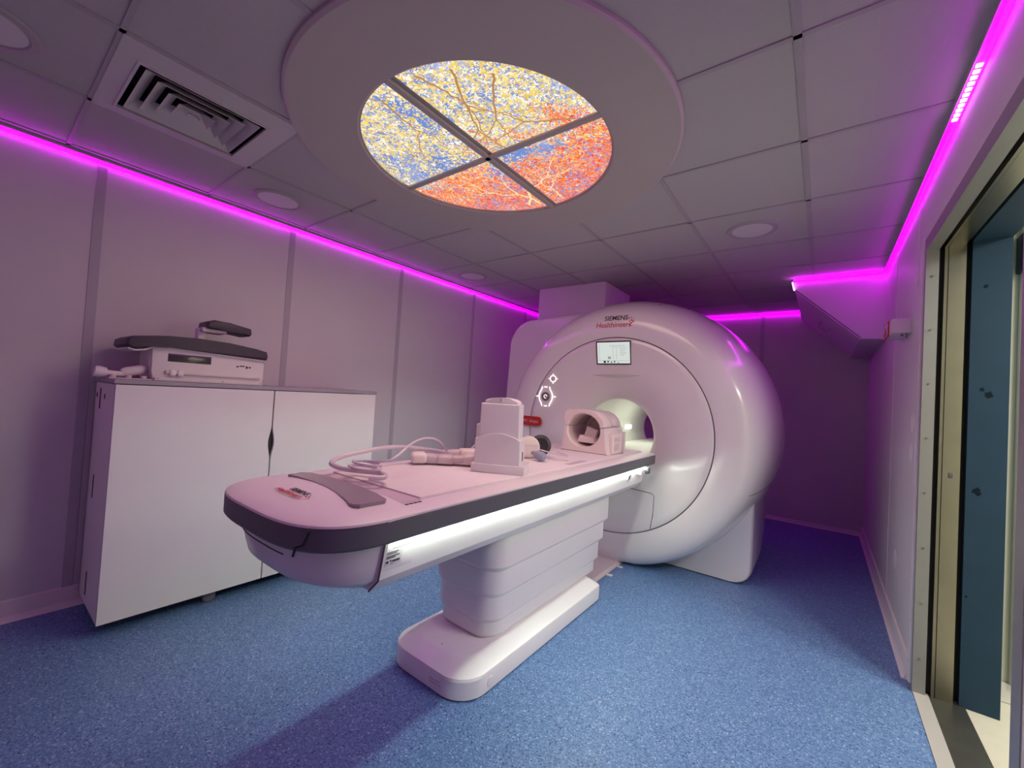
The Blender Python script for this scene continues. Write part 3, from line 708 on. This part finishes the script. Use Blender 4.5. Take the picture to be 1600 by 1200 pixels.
# under-tub at the head end
bm = bmesh.new(); tub = []
for w, dy, z in ((0.3615, 0.045, 0.836), (0.354, 0.050, 0.79), (0.347, 0.058, 0.750), (0.340, 0.068, 0.713), (0.329, 0.088, 0.699), (0.315, 0.115, 0.684), (0.300, 0.155, 0.669)):
    tub.append([(x, y, z) for x, y in outline(w, 0.545 + dy, 0.33 - dy * 0.4, 0.80, 3.0)])
loft(bm, tub); ut = obj('head_tub', bm, M_white, tb, angle=40)
bm = bmesh.new()
lv = outline(0.3538, 0.545 + 0.0502, 0.33 - 0.020, 0.80, 3.0)
tube(bm, [(x, y, 0.786) for x, y in lv[24:40]], 0.0022, 6, smooth_pts=False)
obj('tub_groove', bm, M_seam, tb)
# side panels with chamfered underside
sec = [(TX - 0.362, 0.838), (TX - 0.340, 0.711), (TX - 0.300, 0.668), (TX + 0.300, 0.668), (TX + 0.340, 0.711), (TX + 0.362, 0.838)]
bm = bmesh.new(); strip_y(bm, sec, 0.79, 3.08)
obj('side_panel', bm, M_white, tb, smooth=False)
bm = bmesh.new(); tube(bm, [(TX + 0.3625, 0.792, 0.836), (TX + 0.341, 0.790, 0.7105), (TX + 0.300, 0.788, 0.6675)], 0.003, 6, smooth_pts=False)
obj('panel_joint', bm, M_seam, tb)
for s in (-1, 1):
    obj('edge_light', bx(*sorted((TX + s * 0.3645, TX + s * 0.3715)), 0.82, 3.14, 0.8295, 0.8325), M_strip, tb, smooth=False)
# socket and handle at the far end
bm = bmesh.new(); F = frame4((TX + 0.3525, 2.77, 0.783), (0, 1, 0), (0.173, 0, 1))
lathe_z(bm, [(0.030, -0.004), (0.030, 0.010), (0.024, 0.014), (0.020, 0.006)], 0, 0, 24); sk = obj('socket', xform(bm, F), M_white, tb)
bm = bmesh.new(); lathe_z(bm, [(0.0195, 0.004), (0.0195, 0.0075)], 0, 0, 20); obj('socket_hole', xform(bm, F), M_black, sk)
bm = bmesh.new(); F2 = frame4((TX + 0.355, 2.96, 0.798), (0, 1, 0), (0.173, 0, 1)); add_box(bm, -0.03, 0.05, -0.016, 0.024, -0.004, 0.034, 0.008, 2); obj('latch', xform(bm, F2), M_white, tb)
bm = bmesh.new(); add_box(bm, TX + 0.36, TX + 0.405, 3.03, 3.07, 0.78, 0.826, 0.006); obj('end_stop', bm, M_band, tb)
# labels on the side
Fs = frame4((TX + 0.3612, 0.795, 0.832), (0, 1, 0), (0.173, 0, 1))
st = obj('rating_label', xform(bx(0.008, 0.125, -0.032, -0.004, -0.001, 0.0006), Fs), M_label, tb, smooth=False)
bm = bmesh.new()
for y0, y1, z in ((0.040, 0.075, -0.011), (0.040, 0.06, -0.016), (0.085, 0.115, -0.011), (0.03, 0.11, -0.027)): add_box(bm, y0, y1, z - 0.001, z + 0.001, 0, 0.0010)
obj('label_print', xform(bm, Fs), M_dial, st, smooth=False)
st = obj('warning_label', xform(bx(0.008, 0.070, -0.084, -0.034, -0.001, 0.0006), Fs), M_label, tb, smooth=False)
bm = bmesh.new()
for k, (y0, y1, z, h) in enumerate(((0.012, 0.055, -0.039, .0014), (0.012, 0.05, -0.044, .0014), (0.012, 0.06, -0.052, .0018), (0.012, 0.045, -0.057, .0018), (0.012, 0.022, -0.070, .004), (0.026, 0.034, -0.068, .0025), (0.036, 0.064, -0.070, .0035), (0.03, 0.04, -0.077, .001))): add_box(bm, y0, y1, z - h, z + h, 0, 0.0010)
obj('label_print', xform(bm, Fs), M_txtd, st, smooth=False)
# telescopic column: four stepped tiers
def tier(x0, x1, y0, y1, z0, z1, top_in=0.012):
    bm = bmesh.new(); r = 0.11
    def ring(i, z): return [(x, y, z) for x, y in rrect(x0 + i, x1 - i, y0 + i, y1 - i, [r - i, 0.03, 0.03, r - i], 8)]
    loft(bm, [ring(0.026, z0), ring(0.0, z0 + 0.034), ring(0.0, z1 - 0.004), ring(0.004, z1)]); return bm
CXc = -1.39
for k, (hw, y0, y1, z0, z1) in enumerate(((0.232, 1.500, 2.745, 0.455, 0.70), (0.216, 1.512, 2.715, 0.325, 0.470), (0.200, 1.524, 2.685, 0.197, 0.345), (0.186, 1.536, 2.655, 0.115, 0.215))):
    obj('column_sleeve', tier(CXc - hw, CXc + hw, y0, y1, z0, z1), M_white, tb, angle=30)
# foot
bm = bmesh.new()
def foot(i, z, rf=0.135): return [(x, y, z) for x, y in rrect(CXc - 0.252 + i, CXc + 0.268 - i, 1.292 + i, 2.60 - i * 0.5, [rf - i * .3, 0.05, 0.05, rf - i * .3], 10)]
loft(bm, [foot(0.008, 0.002), foot(0.0, 0.008), foot(0.0, 0.082), foot(0.004, 0.092), foot(0.075, 0.128), foot(0.085, 0.130)])
ft = obj('foot', bm, M_white, tb, angle=24)
bm = bmesh.new(); F = frame4((CXc + 0.268, 1.46, 0.043), (0, 1, 0), (0, 0, 1)); lathe_z(bm, [(0.022, -0.001), (0.022, 0.002), (0.018, 0.003)], 0, 0, 24); obj('cover_cap', xform(bm, F), M_white, ft)
bm = bmesh.new(); lathe_z(bm, [(0.005, 0.129), (0.005, 0.1315)], CXc + 0.02, 1.40, 12); obj('cap_screw', bm, M_recess, ft)
F = frame4((-1.33, 1.2915, 0.040), (1, 0, 0), (0, 0, 1)); bm = bmesh.new()
for x0, x1, z in ((0, 0.03, 0.010), (0.035, 0.06, 0.012), (0, 0.05, -0.002), (0.06, 0.07, 0.0)): add_box(bm, x0, x1, z, z + 0.006, -0.001, 0.001)
obj('foot_print', xform(bm, F), M_recess, ft, smooth=False)

# floor cable cover behind the foot
cc = thing('floor_cable_cover', 'flat pale cable cover on floor between table foot and scanner', 'cable cover', (-1.40, 2.95, 0))
bm = bmesh.new(); prism(bm, [(-1.60, 0.001), (-1.25, 0.001), (-1.268, 0.022), (-1.59, 0.022)], XZ, 2.61, 3.30); obj('plate', bm, M_coil2, cc, smooth=False)
for y in (2.72, 2.95, 3.15):
    obj('fixing_tab', bx(-1.252, -1.205, y, y + 0.035, 0.001, 0.006, 0.001), M_white, cc, smooth=False)

# ================================================================== THINGS ON THE TABLE
TT = 0.923
# upright two-tier coil, facing the camera
base = Vector((-1.264, 1.612, TT + 0.001)); yaw = math.radians(27)
RM = Matrix.Translation(base) @ Matrix.Rotation(yaw, 4, 'Z')
b = thing('upright_coil', 'white two-tier plastic coil standing upright on the table', 'medical coil', base)
obj('base_plate', xform(prism(bmesh.new(), [(-0.122, 0.002), (0.06, 0.0), (0.09, -0.006 + 0.006), (0.137, 0.0), (0.137, 0.040), (-0.122, 0.040)], XZ, -0.09, 0.10, bev=0.003), RM), M_white2, b)
pl = [(-0.113, 0.036), (0.112, 0.036), (0.110, 0.158)] + [(0.110 - 0.22 * k / 12, 0.158 + 0.028 * math.sin(PI * k / 12)) for k in range(1, 12)] + [(-0.112, 0.158)]
obj('lower_shell', xform(prism(bmesh.new(), pl, XZ, -0.075, 0.085, bev=0.008, seg=3), RM), M_white2, b)
pl = [(-0.098, 0.13), (0.098, 0.13), (0.094, 0.328), (-0.096, 0.328)]
obj('upper_shell', xform(prism(bmesh.new(), pl, XZ, -0.055, 0.085, bev=0.006, seg=3), RM), M_white2, b)
pl = [(-0.080, 0.32), (0.084, 0.32), (0.083, 0.338)] + [(0.08 * math.cos(PI * k / 10), 0.338 + 0.020 * math.sin(PI * k / 10)) for k in range(1, 10)] + [(-0.080, 0.338)]
cp = obj('top_cap', xform(prism(bmesh.new(), pl, XZ, -0.048, 0.08, bev=0.005, seg=2), RM), M_white2, b)
obj('centre_mark', xform(bx(-0.0012, 0.0012, -0.050, -0.0475, 0.338, 0.353), RM), M_seam, cp, smooth=False)
obj('side_vent', xform(prism(bmesh.new(), [(-0.01, 0.055), (0.018, 0.055), (0.010, 0.098), (-0.012, 0.098)], YZ, 0.111, 0.1145), RM), M_dial, b, smooth=False)
obj('side_wing', xform(bx(-0.120, -0.10, -0.03, 0.06, 0.15, 0.225, 0.006), RM), M_white2, b)

# headphones lying behind
hp0 = Vector((-1.395, 2.07, TT))
h = thing('headphones', 'cream headphones with black ear pad lying behind the upright coil', 'headphones', hp0)
vw = Vector((0.56, -0.82, 0.1)).normalized()
def disc(c, nrm, prof, n=28):
    bm = bmesh.new(); lathe_z(bm, prof, 0, 0, n)
    z = Vector(nrm).normalized(); x = Vector((0, 0, 1)).cross(z).normalized(); return xform(bm, frame4(c, x, z.cross(x)))
c1 = hp0 + Vector((-0.01, 0.0, 0.068))
obj('ear_cup', disc(c1, vw, [(0.060, -0.022), (0.066, -0.012), (0.066, 0.004), (0.058, 0.016), (0.03, 0.021)]), M_cupw, h)
bm = bmesh.new(); tube(bm, [c1 + vw * 0.020 + Vector((-0.05, -0.03, 0.012)) * 1.0, c1 + vw * 0.0245 + Vector((0, 0, 0.013)), c1 + vw * 0.018 + Vector((0.048, 0.03, 0.012))], 0.0015, 6); obj('cup_joint', bm, M_coil2, h)
c2 = c1 + Vector((0.035, 0.075, 0.010))
obj('ear_pad', disc(c2, vw, [(0.050, -0.02), (0.064, -0.01), (0.064, 0.012), (0.045, 0.022), (0.03, 0.015)]), M_castor, h)
obj('ear_cup', disc(c2 - vw * 0.028, vw, [(0.045, -0.018), (0.062, -0.008), (0.062, 0.012)]), M_cupw, h)
bm = bmesh.new(); tube(bm, [c1 - vw * 0.01 + Vector((0.055, 0.03, -0.01)), c1 + Vector((0.12, 0.09, -0.03)), c2 + Vector((0.16, 0.06, -0.05)), c2 + Vector((0.06, 0.10, -0.04))], 0.004, 8); obj('headband', bm, M_tube, h)
# squeeze bulb
sb0 = Vector((-1.30, 2.03, TT)); sb_ = thing('squeeze_bulb', 'blue-grey rubber call bulb on table beside the headphones', 'squeeze bulb', sb0)
bm = bmesh.new(); tube(bm, [sb0 + Vector((-0.055, 0.0, 0.045)), sb0 + Vector((-0.035, 0, 0.042)), sb0 + Vector((-0.012, 0, 0.036)), sb0 + Vector((0.012, 0, 0.030)), sb0 + Vector((0.034, 0, 0.029)), sb0 + Vector((0.044, 0, 0.028))], [0.010, 0.014, 0.026, 0.0295, 0.022, 0.006], 16, smooth_pts=False); obj('bulb', bm, M_bulb, sb_)
bm = bmesh.new(); tube(bm, [sb0 + Vector((-0.053, 0, 0.045)), sb0 + Vector((-0.06, 0.01, 0.043)), sb0 + Vector((-0.05, 0.06, 0.012)), sb0 + Vector((0.03, 0.12, 0.004)), sb0 + Vector((0.10, 0.16, 0.004))], 0.003, 8); obj('hose', bm, M_tube, sb_)

# head coil at the bore
hc0 = Vector((-1.345, 2.80, TT)); hk = thing('head_coil', 'pink-lit head coil with round opening on table by the bore', 'head coil', hc0)
Y0c, Y1c = 2.66, 2.98; hx = hc0.x
def arch(w0, w1, z0, z1, rt, n=10):
    # half-body outline: base width w0, top width w1
    return [(hx - w0, z0), (hx + w0, z0)]
op_c = (hx - 0.005, TT + 0.155); opr = (0.126, 0.116)
def ring_face(outer, y0, y1, bm, mi=0, inner=None, taper=0.0):
    # hollow shell: outer outline and elliptical hole, n matched points
    n = len(outer); inn = []
    for x, z in outer:
        a = math.atan2(z - op_c[1], x - op_c[0]); inn.append((op_c[0] + opr[0] * math.cos(a), op_c[1] + opr[1] * math.sin(a)))
    f = lambda P, y, s=1.0: [(op_c[0] + (x - op_c[0]) * s, y, op_c[1] + (z - op_c[1]) * s) for x, z in P]
    loft(bm, [f(inn, y1), f(inn, y0 + 0.012), f(inn, y0, 1.05), f(outer, y0, 0.975), f(outer, y0 + 0.010), f(outer, y1 - 0.010), f(outer, y1, 0.975), f(inn, y1)], False, False)
def sample(P, n=72):
    L_ = [0]
    for a, c in zip(P, P[1:] + P[:1]): L_.append(L_[-1] + math.dist(a, c))
    out = []; Q = P + P[:1]
    for k in range(n):
        s = L_[-1] * k / n
        for i in range(len(P)):
            if L_[i] <= s <= L_[i + 1]:
                t_ = (s - L_[i]) / max(1e-9, L_[i + 1] - L_[i]); out.append((Q[i][0] + (Q[i + 1][0] - Q[i][0]) * t_, Q[i][1] + (Q[i + 1][1] - Q[i][1]) * t_)); break
    return out
zs = TT + 0.185
low = [(hx - 0.165, TT), (hx + 0.165, TT), (hx + 0.150, TT + 0.05), (hx + 0.142, zs), (hx - 0.142, zs), (hx - 0.150, TT + 0.05)]
def half_shell(bm, outer_arc, y0, y1):
    # open shell between outer arc and the matching arc of the opening
    inn = []
    for x, z in outer_arc:
        a = math.atan2(z - op_c[1], x - op_c[0]); inn.append((op_c[0] + opr[0] * math.cos(a), op_c[1] + opr[1] * math.sin(a)))
    P = lambda A, y, s=1.0: [(op_c[0] + (x - op_c[0]) * s, y, op_c[1] + (z - op_c[1]) * s) for x, z in A]
    loft(bm, [P(inn, y1), P(inn, y0 + 0.014), P(inn, y0, 1.07), P(outer_arc, y0, 0.975), P(outer_arc, y0 + 0.010), P(outer_arc, y1 - 0.012), P(outer_arc, y1, 0.97), P(inn, y1)], False, False, closed=False)
lo = [(hx + 0.1590, zs), (hx + 0.1635, TT + 0.12), (hx + 0.1702, TT + 0.06), (hx + 0.1770, TT + 0.025), (hx + 0.1848, TT + 0.001)] + [(hx + 0.1848 - 0.33 * k / 14, TT + 0.001) for k in range(1, 14)] + [(hx - 0.1848, TT + 0.001), (hx - 0.1770, TT + 0.025), (hx - 0.1702, TT + 0.06), (hx - 0.1635, TT + 0.12), (hx - 0.1590, zs)]
bm = bmesh.new(); half_shell(bm, lo, Y0c, Y1c); obj('lower_shell', bm, M_coil, hk, angle=30)
up = [(hx - 0.1568, zs + 0.004), (hx - 0.1635, TT + 0.24), (hx - 0.1590, TT + 0.278), (hx - 0.1344, TT + 0.296)] + [(hx - 0.1344 + 0.17 * k / 5, TT + 0.296 + 0.006 * math.sin(PI * k / 5)) for k in range(1, 5)] + [(hx + 0.0560, TT + 0.296), (hx + 0.0986, TT + 0.280), (hx + 0.1322, TT + 0.252), (hx + 0.1512, TT + 0.222), (hx + 0.1568, zs + 0.004)]
bm = bmesh.new(); half_shell(bm, up, Y0c - 0.004, Y0c + 0.12); us = obj('upper_shell', bm, M_coil, hk, angle=30)
up2 = [(x * 1 if False else hx + (x - hx) * 0.93, TT + (z - TT) * 0.985) for x, z in up]
bm = bmesh.new(); half_shell(bm, up2, Y0c + 0.125, Y1c); obj('rear_shell', bm, M_coil2, hk, angle=30)
obj('shell_window', bx(hx + 0.120, hx + 0.1515, Y0c + 0.145, Y0c + 0.21, TT + 0.195, TT + 0.245, 0.004), M_skin_in, hk)
bm = bmesh.new(); add_box(bm, hx + 0.150, hx + 0.20, Y0c + 0.06, Y0c + 0.26, TT + 0.002, TT + 0.145, 0.012, 3); cb = obj('connector_block', bm, M_coil, hk)
for z0, z1, y0, y1 in ((0.09, 0.12, 0.08, 0.16), (0.03, 0.075, 0.08, 0.15)): obj('block_key', bx(hx + 0.193, hx + 0.207, Y0c + y0, Y0c + y1, TT + z0, TT + z1, 0.004), M_coil2, cb)
bm = bmesh.new(); cyl(bm, (hx + 0.205, Y0c + 0.23, TT + 0.001), (hx + 0.205, Y0c + 0.23, TT + 0.155), 0.012); obj('lock_lever', bm, M_coil2, hk)
bm = bmesh.new(); tube(bm, [(op_c[0] + 0.09 * math.cos(a), Y1c - 0.02, op_c[1] + 0.09 * math.sin(a)) for a in [2 * PI * k / 24 for k in range(25)]], 0.014, 8, smooth_pts=False); obj('rear_ring', bm, M_skin_in, hk)
bm = bmesh.new(); prism(bm, rrect(hx - 0.125, hx + 0.12, TT + 0.045, TT + 0.265, 0.07), XZ, Y1c - 0.03, Y1c - 0.022); obj('rear_wall', bm, M_skin_in, hk)
bm = bmesh.new(); prism(bm, [(hx - 0.075, TT + 0.062), (hx + 0.065, TT + 0.062), (hx + 0.05, TT + 0.10), (hx - 0.06, TT + 0.115)], XZ, Y0c + 0.05, Y0c + 0.24, bev=0.01); hd = obj('head_pad', bm, M_coil, hk)
obj('wedge_pad', xform(bx(-0.045, 0.045, -0.02, 0.02, -0.03, 0.04, 0.006), Matrix.Translation((hx + 0.005, Y0c + 0.12, TT + 0.13)) @ Matrix.Rotation(0.3, 4, 'Y')), M_coil2, hd)

# two jointed surface coils
def jointed(name, label, pts, w, hgt, alt):
    P = [Vector(p) for p in pts]; t = thing(name, label, 'medical coil', (P[0] + P[-1]) / 2 - Vector((0, 0, hgt)), 'jointed surface coils on the table')
    for i in range(len(P) - 1):
        a, b_ = P[i], P[i + 1]; d = (b_ - a); L_ = d.length; d.normalize(); n_ = Vector((0, 0, 1)).cross(d).normalized(); up_ = d.cross(n_)
        M4 = Matrix((d, n_, up_)).transposed().to_4x4(); M4.translation = (a + b_) / 2
        k = alt[i % len(alt)]
        obj('segment' if k == 1 else 'joint', xform(bx(-L_ / 2 - 0.006, L_ / 2 + 0.006, -w * k, w * k, -hgt * k, hgt * k, hgt * k * 0.7, 3), M4), M_coil if k == 1 else M_coil2, t)
    return t
jointed('jointed_coil', 'pale segmented coil lying flat, nearest front on the table', [(-1.640, 1.375, TT + 0.034), (-1.600, 1.43, TT + 0.034), (-1.555, 1.475, TT + 0.030), (-1.50, 1.525, TT + 0.028), (-1.455, 1.565, TT + 0.032), (-1.413, 1.60, TT + 0.038)], 0.05, 0.026, (1, 0.72, 0.86, 0.70, 1))
jointed('jointed_coil', 'pale segmented coil lying flat, half hidden behind upright coil', [(-1.70, 1.62, TT + 0.024), (-1.62, 1.70, TT + 0.034), (-1.54, 1.80, TT + 0.036), (-1.46, 1.90, TT + 0.042)], 0.042, 0.022, (0.8, 1, 0.8))

# coiled air hose
ah = thing('air_hose', 'loosely coiled clear hose draped over the smoky tray', 'hose', (-1.50, 1.02, 0.94))
bm = bmesh.new()
c = Vector((-1.475, 1.000, 0.958)); pts = []
for k in range(46):
    a = 2 * PI * k / 14 + 1.0; r = 0.068 + 0.010 * math.sin(k * 0.31)
    pts.append(c + Vector((r * 1.15 * math.cos(a), r * 0.62 * math.sin(a), 0.006 * math.sin(k * 0.23) + 0.0007 * k)))
pts += [Vector((-1.42, 1.08, 1.00)), Vector((-1.46, 1.22, 1.055)), Vector((-1.50, 1.34, 1.07)), Vector((-1.54, 1.46, 1.045)), Vector((-1.56, 1.54, 0.985))]
tube(bm, pts, 0.0048, 8); obj('thin_loop', bm, M_tube, ah)
bm = bmesh.new(); tube(bm, [(-1.36, 0.94, 0.952), (-1.33, 0.99, 0.955), (-1.40, 1.02, 0.956), (-1.50, 0.955, 0.960), (-1.56, 0.93, 0.965), (-1.625, 0.94, 0.972), (-1.66, 1.00, 0.985), (-1.67, 1.10, 0.998), (-1.67, 1.24, 1.01), (-1.66, 1.36, 1.005), (-1.63, 1.50, 0.985), (-1.60, 1.60, 0.965)], 0.0095, 10); obj('thick_loop', bm, M_tube, ah)
bm = bmesh.new(); tube(bm, [(-1.655, 1.80, 0.930), (-1.64, 1.84, 0.985), (-1.59, 1.92, 1.055), (-1.53, 1.99, 1.06), (-1.49, 2.03, 1.0), (-1.485, 2.035, 0.930)], 0.0045, 8)
tag(obj('thin_cable', bm, M_tube), 'thin pale cable arching behind the upright coil', 'cable')

# ================================================================== CABINET
cb = thing('storage_cabinet', 'low white two-door cabinet with grey top against left wall', 'cabinet', (-3.0, 1.18, 0))
FX, CY0, CY1, CB, CT = -2.75, 0.450, 1.915, 0.070, 1.235
bm = bmesh.new()
add_box(bm, -3.245, FX - 0.021, CY0, CY0 + 0.019, CB, CT)
add_box(bm, -3.245, FX - 0.021, CY1 - 0.019, CY1, CB, CT)
add_box(bm, -3.245, -3.235, CY0, CY1, CB, CT)
obj('carcass', bm, M_cab, cb, smooth=False)
obj('interior', bx(-3.234, FX - 0.024, CY0 + 0.02, CY1 - 0.02, CB + 0.002, CT - 0.002), M_black, cb, smooth=False)
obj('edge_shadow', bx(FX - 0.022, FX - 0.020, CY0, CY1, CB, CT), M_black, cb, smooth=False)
obj('worktop', bx(-3.262, FX + 0.004, CY0 - 0.008, CY1 + 0.008, CT + 0.004, CT + 0.027, 0.002, 1), M_cabtop, cb, smooth=False)
yd = 1.181
def bow(y, s, z0=0.80, z1=1.02):
    return [(y + s * 0.014 * math.sin(PI * k / 10) ** 2, z0 + (z1 - z0) * k / 10) for k in range(11)]
pl = [(CY0, CB), (yd - 0.004, CB)] + bow(yd - 0.004, -1) + [(yd - 0.004, CT), (CY0, CT)]
obj('door', prism(bmesh.new(), pl, YZ, FX - 0.019, FX, ), M_cab, cb, smooth=False)
pl = [(CY1, CT), (yd + 0.004, CT)] + bow(yd + 0.004, 1)[::-1] + [(yd + 0.004, CB), (CY1, CB)]
obj('door', prism(bmesh.new(), pl, YZ, FX - 0.019, FX), M_cab, cb, smooth=False)
for x, z, w, h in ((-3.10, 1.150, 0.011, 0.056), (-3.10, 0.68, 0.010, 0.062), (-3.07, 0.175, 0.010, 0.06)):
    obj('side_slot', bx(x - w, x + w, CY0 - 0.002, CY0 + 0.004, z - h, z + h, 0.001, 1), M_seam, cb, smooth=False)
for x, z in ((-3.19, 1.165), (-2.99, 1.165)):
    bm = bmesh.new(); cyl(bm, (x, CY0 - 0.0015, z), (x, CY0 + 0.004, z), 0.014); obj('side_hole', bm, M_seam, cb)
for x, y in ((-2.815, 0.925), (-3.16, 0.60), (-3.16, 1.78), (-2.83, 1.80)):
    w = None; bm = bmesh.new(); add_box(bm, x - 0.03, x + 0.03, y - 0.03, y + 0.03, 0.060, 0.0705); cyl(bm, (x, y, 0.03), (x, y, 0.065), 0.010); ca = obj('castor', bm, M_castor, cb)
    bm = bmesh.new(); tube(bm, [(x - 0.022, y, 0.0335), (x - 0.018, y, 0.0335), (x + 0.018, y, 0.0335), (x + 0.022, y, 0.0335)], [0.026, 0.0325, 0.0325, 0.026], 24, smooth_pts=False); obj('wheel', bm, M_wheel, ca)

# breast coil parked on the cabinet
ZT = CT + 0.0275
bc = thing('padded_coil', 'white padded coil with charcoal cushion on top of the cabinet', 'medical coil', (-3.0, 0.88, ZT))
bm = bmesh.new()
pl = [(0.612, ZT), (1.150, ZT), (1.150, ZT + 0.05), (1.156, ZT + 0.055), (1.156, ZT + 0.165), (0.66, ZT + 0.190), (0.60, ZT + 0.185), (0.602, ZT + 0.05)]
prism(bm, pl, YZ, -3.14, -2.87, bev=0.006); obj('base', bm, M_white2, bc)
obj('ledge', bx(-2.872, -2.855, 0.66, 1.135, ZT + 0.040, ZT + 0.058, 0.003), M_white2, bc)
obj('ledge', bx(-2.872, -2.858, 0.615, 1.15, ZT + 0.0, ZT + 0.018, 0.003), M_white2, bc)
for y in (0.69, 0.725): obj('catch', bx(-2.872, -2.848, y - 0.013, y + 0.013, ZT + 0.030, ZT + 0.062, 0.004), M_white, bc)
obj('display_window', bx(-2.871, -2.8675, 0.668, 0.868, ZT + 0.108, ZT + 0.152, 0.001), M_darkwin, bc)
bm = bmesh.new()
for y0, y1, z0, z1 in ((1.00, 1.012, 0.105, 0.112), (1.018, 1.045, 0.110, 0.116), (1.052, 1.062, 0.100, 0.114), (1.068, 1.08, 0.104, 0.112)): add_box(bm, -2.871, -2.8682, y0, y1, ZT + z0, ZT + z1)
obj('label_print', bm, M_txtd, bc, smooth=False)
for y in (0.63, 0.93, 1.14):
    bm = bmesh.new(); cyl(bm, (-2.86, y, ZT + 0.012), (-2.855, y, ZT + 0.012), 0.005, 10); obj('screw', bm, M_recess, bc)
sp = [(0.500, ZT + 0.165), (0.53, ZT + 0.158), (0.57, ZT + 0.165), (0.61, ZT + 0.188), (0.66, ZT + 0.185), (1.15, ZT + 0.160), (1.155, ZT + 0.152), (0.66, ZT + 0.178), (0.61, ZT + 0.180), (0.57, ZT + 0.157), (0.53, ZT + 0.150), (0.50, ZT + 0.158)]
obj('cushion_tray', prism(bmesh.new(), sp, YZ, -3.15, -2.855), M_white2, bc, smooth=False)
pl = [(0.490, ZT + 0.180), (0.515, ZT + 0.160), (0.565, ZT + 0.166), (0.62, ZT + 0.190), (0.68, ZT + 0.182), (1.160, ZT + 0.162), (1.166, ZT + 0.185), (1.158, ZT + 0.215), (1.10, ZT + 0.226), (0.95, ZT + 0.244), (0.80, ZT + 0.250), (0.66, ZT + 0.245), (0.60, ZT + 0.238), (0.515, ZT + 0.226), (0.494, ZT + 0.212)]
obj('cushion', prism(bmesh.new(), pl, YZ, -3.16, -2.84, bev=0.012, seg=3), M_cush, bc)
bm = bmesh.new(); add_box(bm, -3.03, -2.97, 0.822, 0.86, ZT + 0.235, ZT + 0.325, 0.006); add_box(bm, -3.05, -2.93, 0.83, 0.96, ZT + 0.300, ZT + 0.330, 0.01); hr = obj('headrest_post', bm, M_white2, bc)
pl = [(0.845, ZT + 0.330), (0.86, ZT + 0.322), (0.97, ZT + 0.318), (1.075, ZT + 0.305), (1.085, ZT + 0.318), (1.08, ZT + 0.352), (0.96, ZT + 0.372), (0.88, ZT + 0.376), (0.85, ZT + 0.362)]
obj('headrest_pad', prism(bmesh.new(), pl, YZ, -3.07, -2.90, bev=0.010, seg=3), M_cush, bc)
bm = bmesh.new(); tube(bm, [(-2.93, 0.395, ZT + 0.032), (-2.93, 0.41, ZT + 0.030), (-2.93, 0.44, ZT + 0.030)], [0.026, 0.030, 0.022], 16, smooth_pts=False); tube(bm, [(-2.93, 0.435, ZT + 0.028), (-2.94, 0.50, ZT + 0.024), (-2.95, 0.53, ZT + 0.032)], 0.014, 12)
tube(bm, [(-2.945, 0.500, ZT + 0.030), (-2.945, 0.515, ZT + 0.036), (-2.945, 0.575, ZT + 0.052), (-2.945, 0.595, ZT + 0.060)], [0.018, 0.026, 0.026, 0.018], 14, smooth_pts=False); tube(bm, [(-2.945, 0.59, ZT + 0.058), (-2.96, 0.65, ZT + 0.075)], 0.013, 12, smooth_pts=False)
obj('plug_cable', bm, M_white2, bc)
bm = bmesh.new()
for y in (0.46, 0.52, 0.58): cyl(bm, (-2.90, y, ZT - 0.0), (-2.90, y, ZT + 0.020), 0.012)
add_box(bm, -2.93, -2.87, 0.44, 0.61, ZT, ZT + 0.006)
obj('plug_rack', bm, M_coil2, bc)

# ================================================================== RIGHT WALL FITTINGS
e = thing('wall_sounder', 'white box with red warning sign high on the right wall', 'alarm box', (XR, 3.25, 1.81))
obj('casing', bx(0.300, XR, 3.17, 3.45, 1.780, 1.862, 0.004), M_signw, e)
sp_ = obj('sign_plate', bx(0.294, 0.300, 3.26, 3.49, 1.774, 1.868, 0.001), M_red, e, smooth=False)
sw = obj('sign_field', bx(0.2925, 0.295, 3.28, 3.47, 1.784, 1.858), M_signw, sp_, smooth=False)
bm = bmesh.new(); prism(bm, [(3.30, 1.79), (3.39, 1.79), (3.405, 1.85), (3.37, 1.822), (3.345, 1.842), (3.325, 1.81)], YZ, 0.2915, 0.294); add_box(bm, 0.2915, 0.294, 3.41, 3.45, 1.79, 1.81); obj('warning_symbol', bm, M_red, sp_, smooth=False)
bm = bmesh.new(); cyl(bm, (0.350, 3.22, 1.768), (0.350, 3.22, 1.781), 0.006); cyl(bm, (0.365, 3.19, 1.752), (0.365, 3.19, 1.781), 0.005); obj('gland', bm, M_dial, e)
def plate(y, z, r, h, label, seed):  # irregular flat white patch, almost flush with the wall
    bm = bmesh.new(); rnd = random.Random(seed); pts = []
    for k in range(22):
        a = 2 * PI * k / 22; rr = 1 + rnd.uniform(-.08, .08); pts.append((y + r * rr * math.cos(a), z + h * rr * math.sin(a)))
    prism(bm, pts, YZ, XR - 0.003, XR + 0.002); tag(obj('wall_patch', bm, M_white2, smooth=False), label, 'wall patch', 'white patches on the right wall')
plate(3.035, 1.275, 0.055, 0.050, 'upper white patch beside the door frame at chest height', 1)
plate(3.040, 1.120, 0.052, 0.050, 'lower white patch beside the door frame at waist height', 2)
plate(3.50, 0.43, 0.055, 0.060, 'white oval patch low on right wall above skirting', 3)
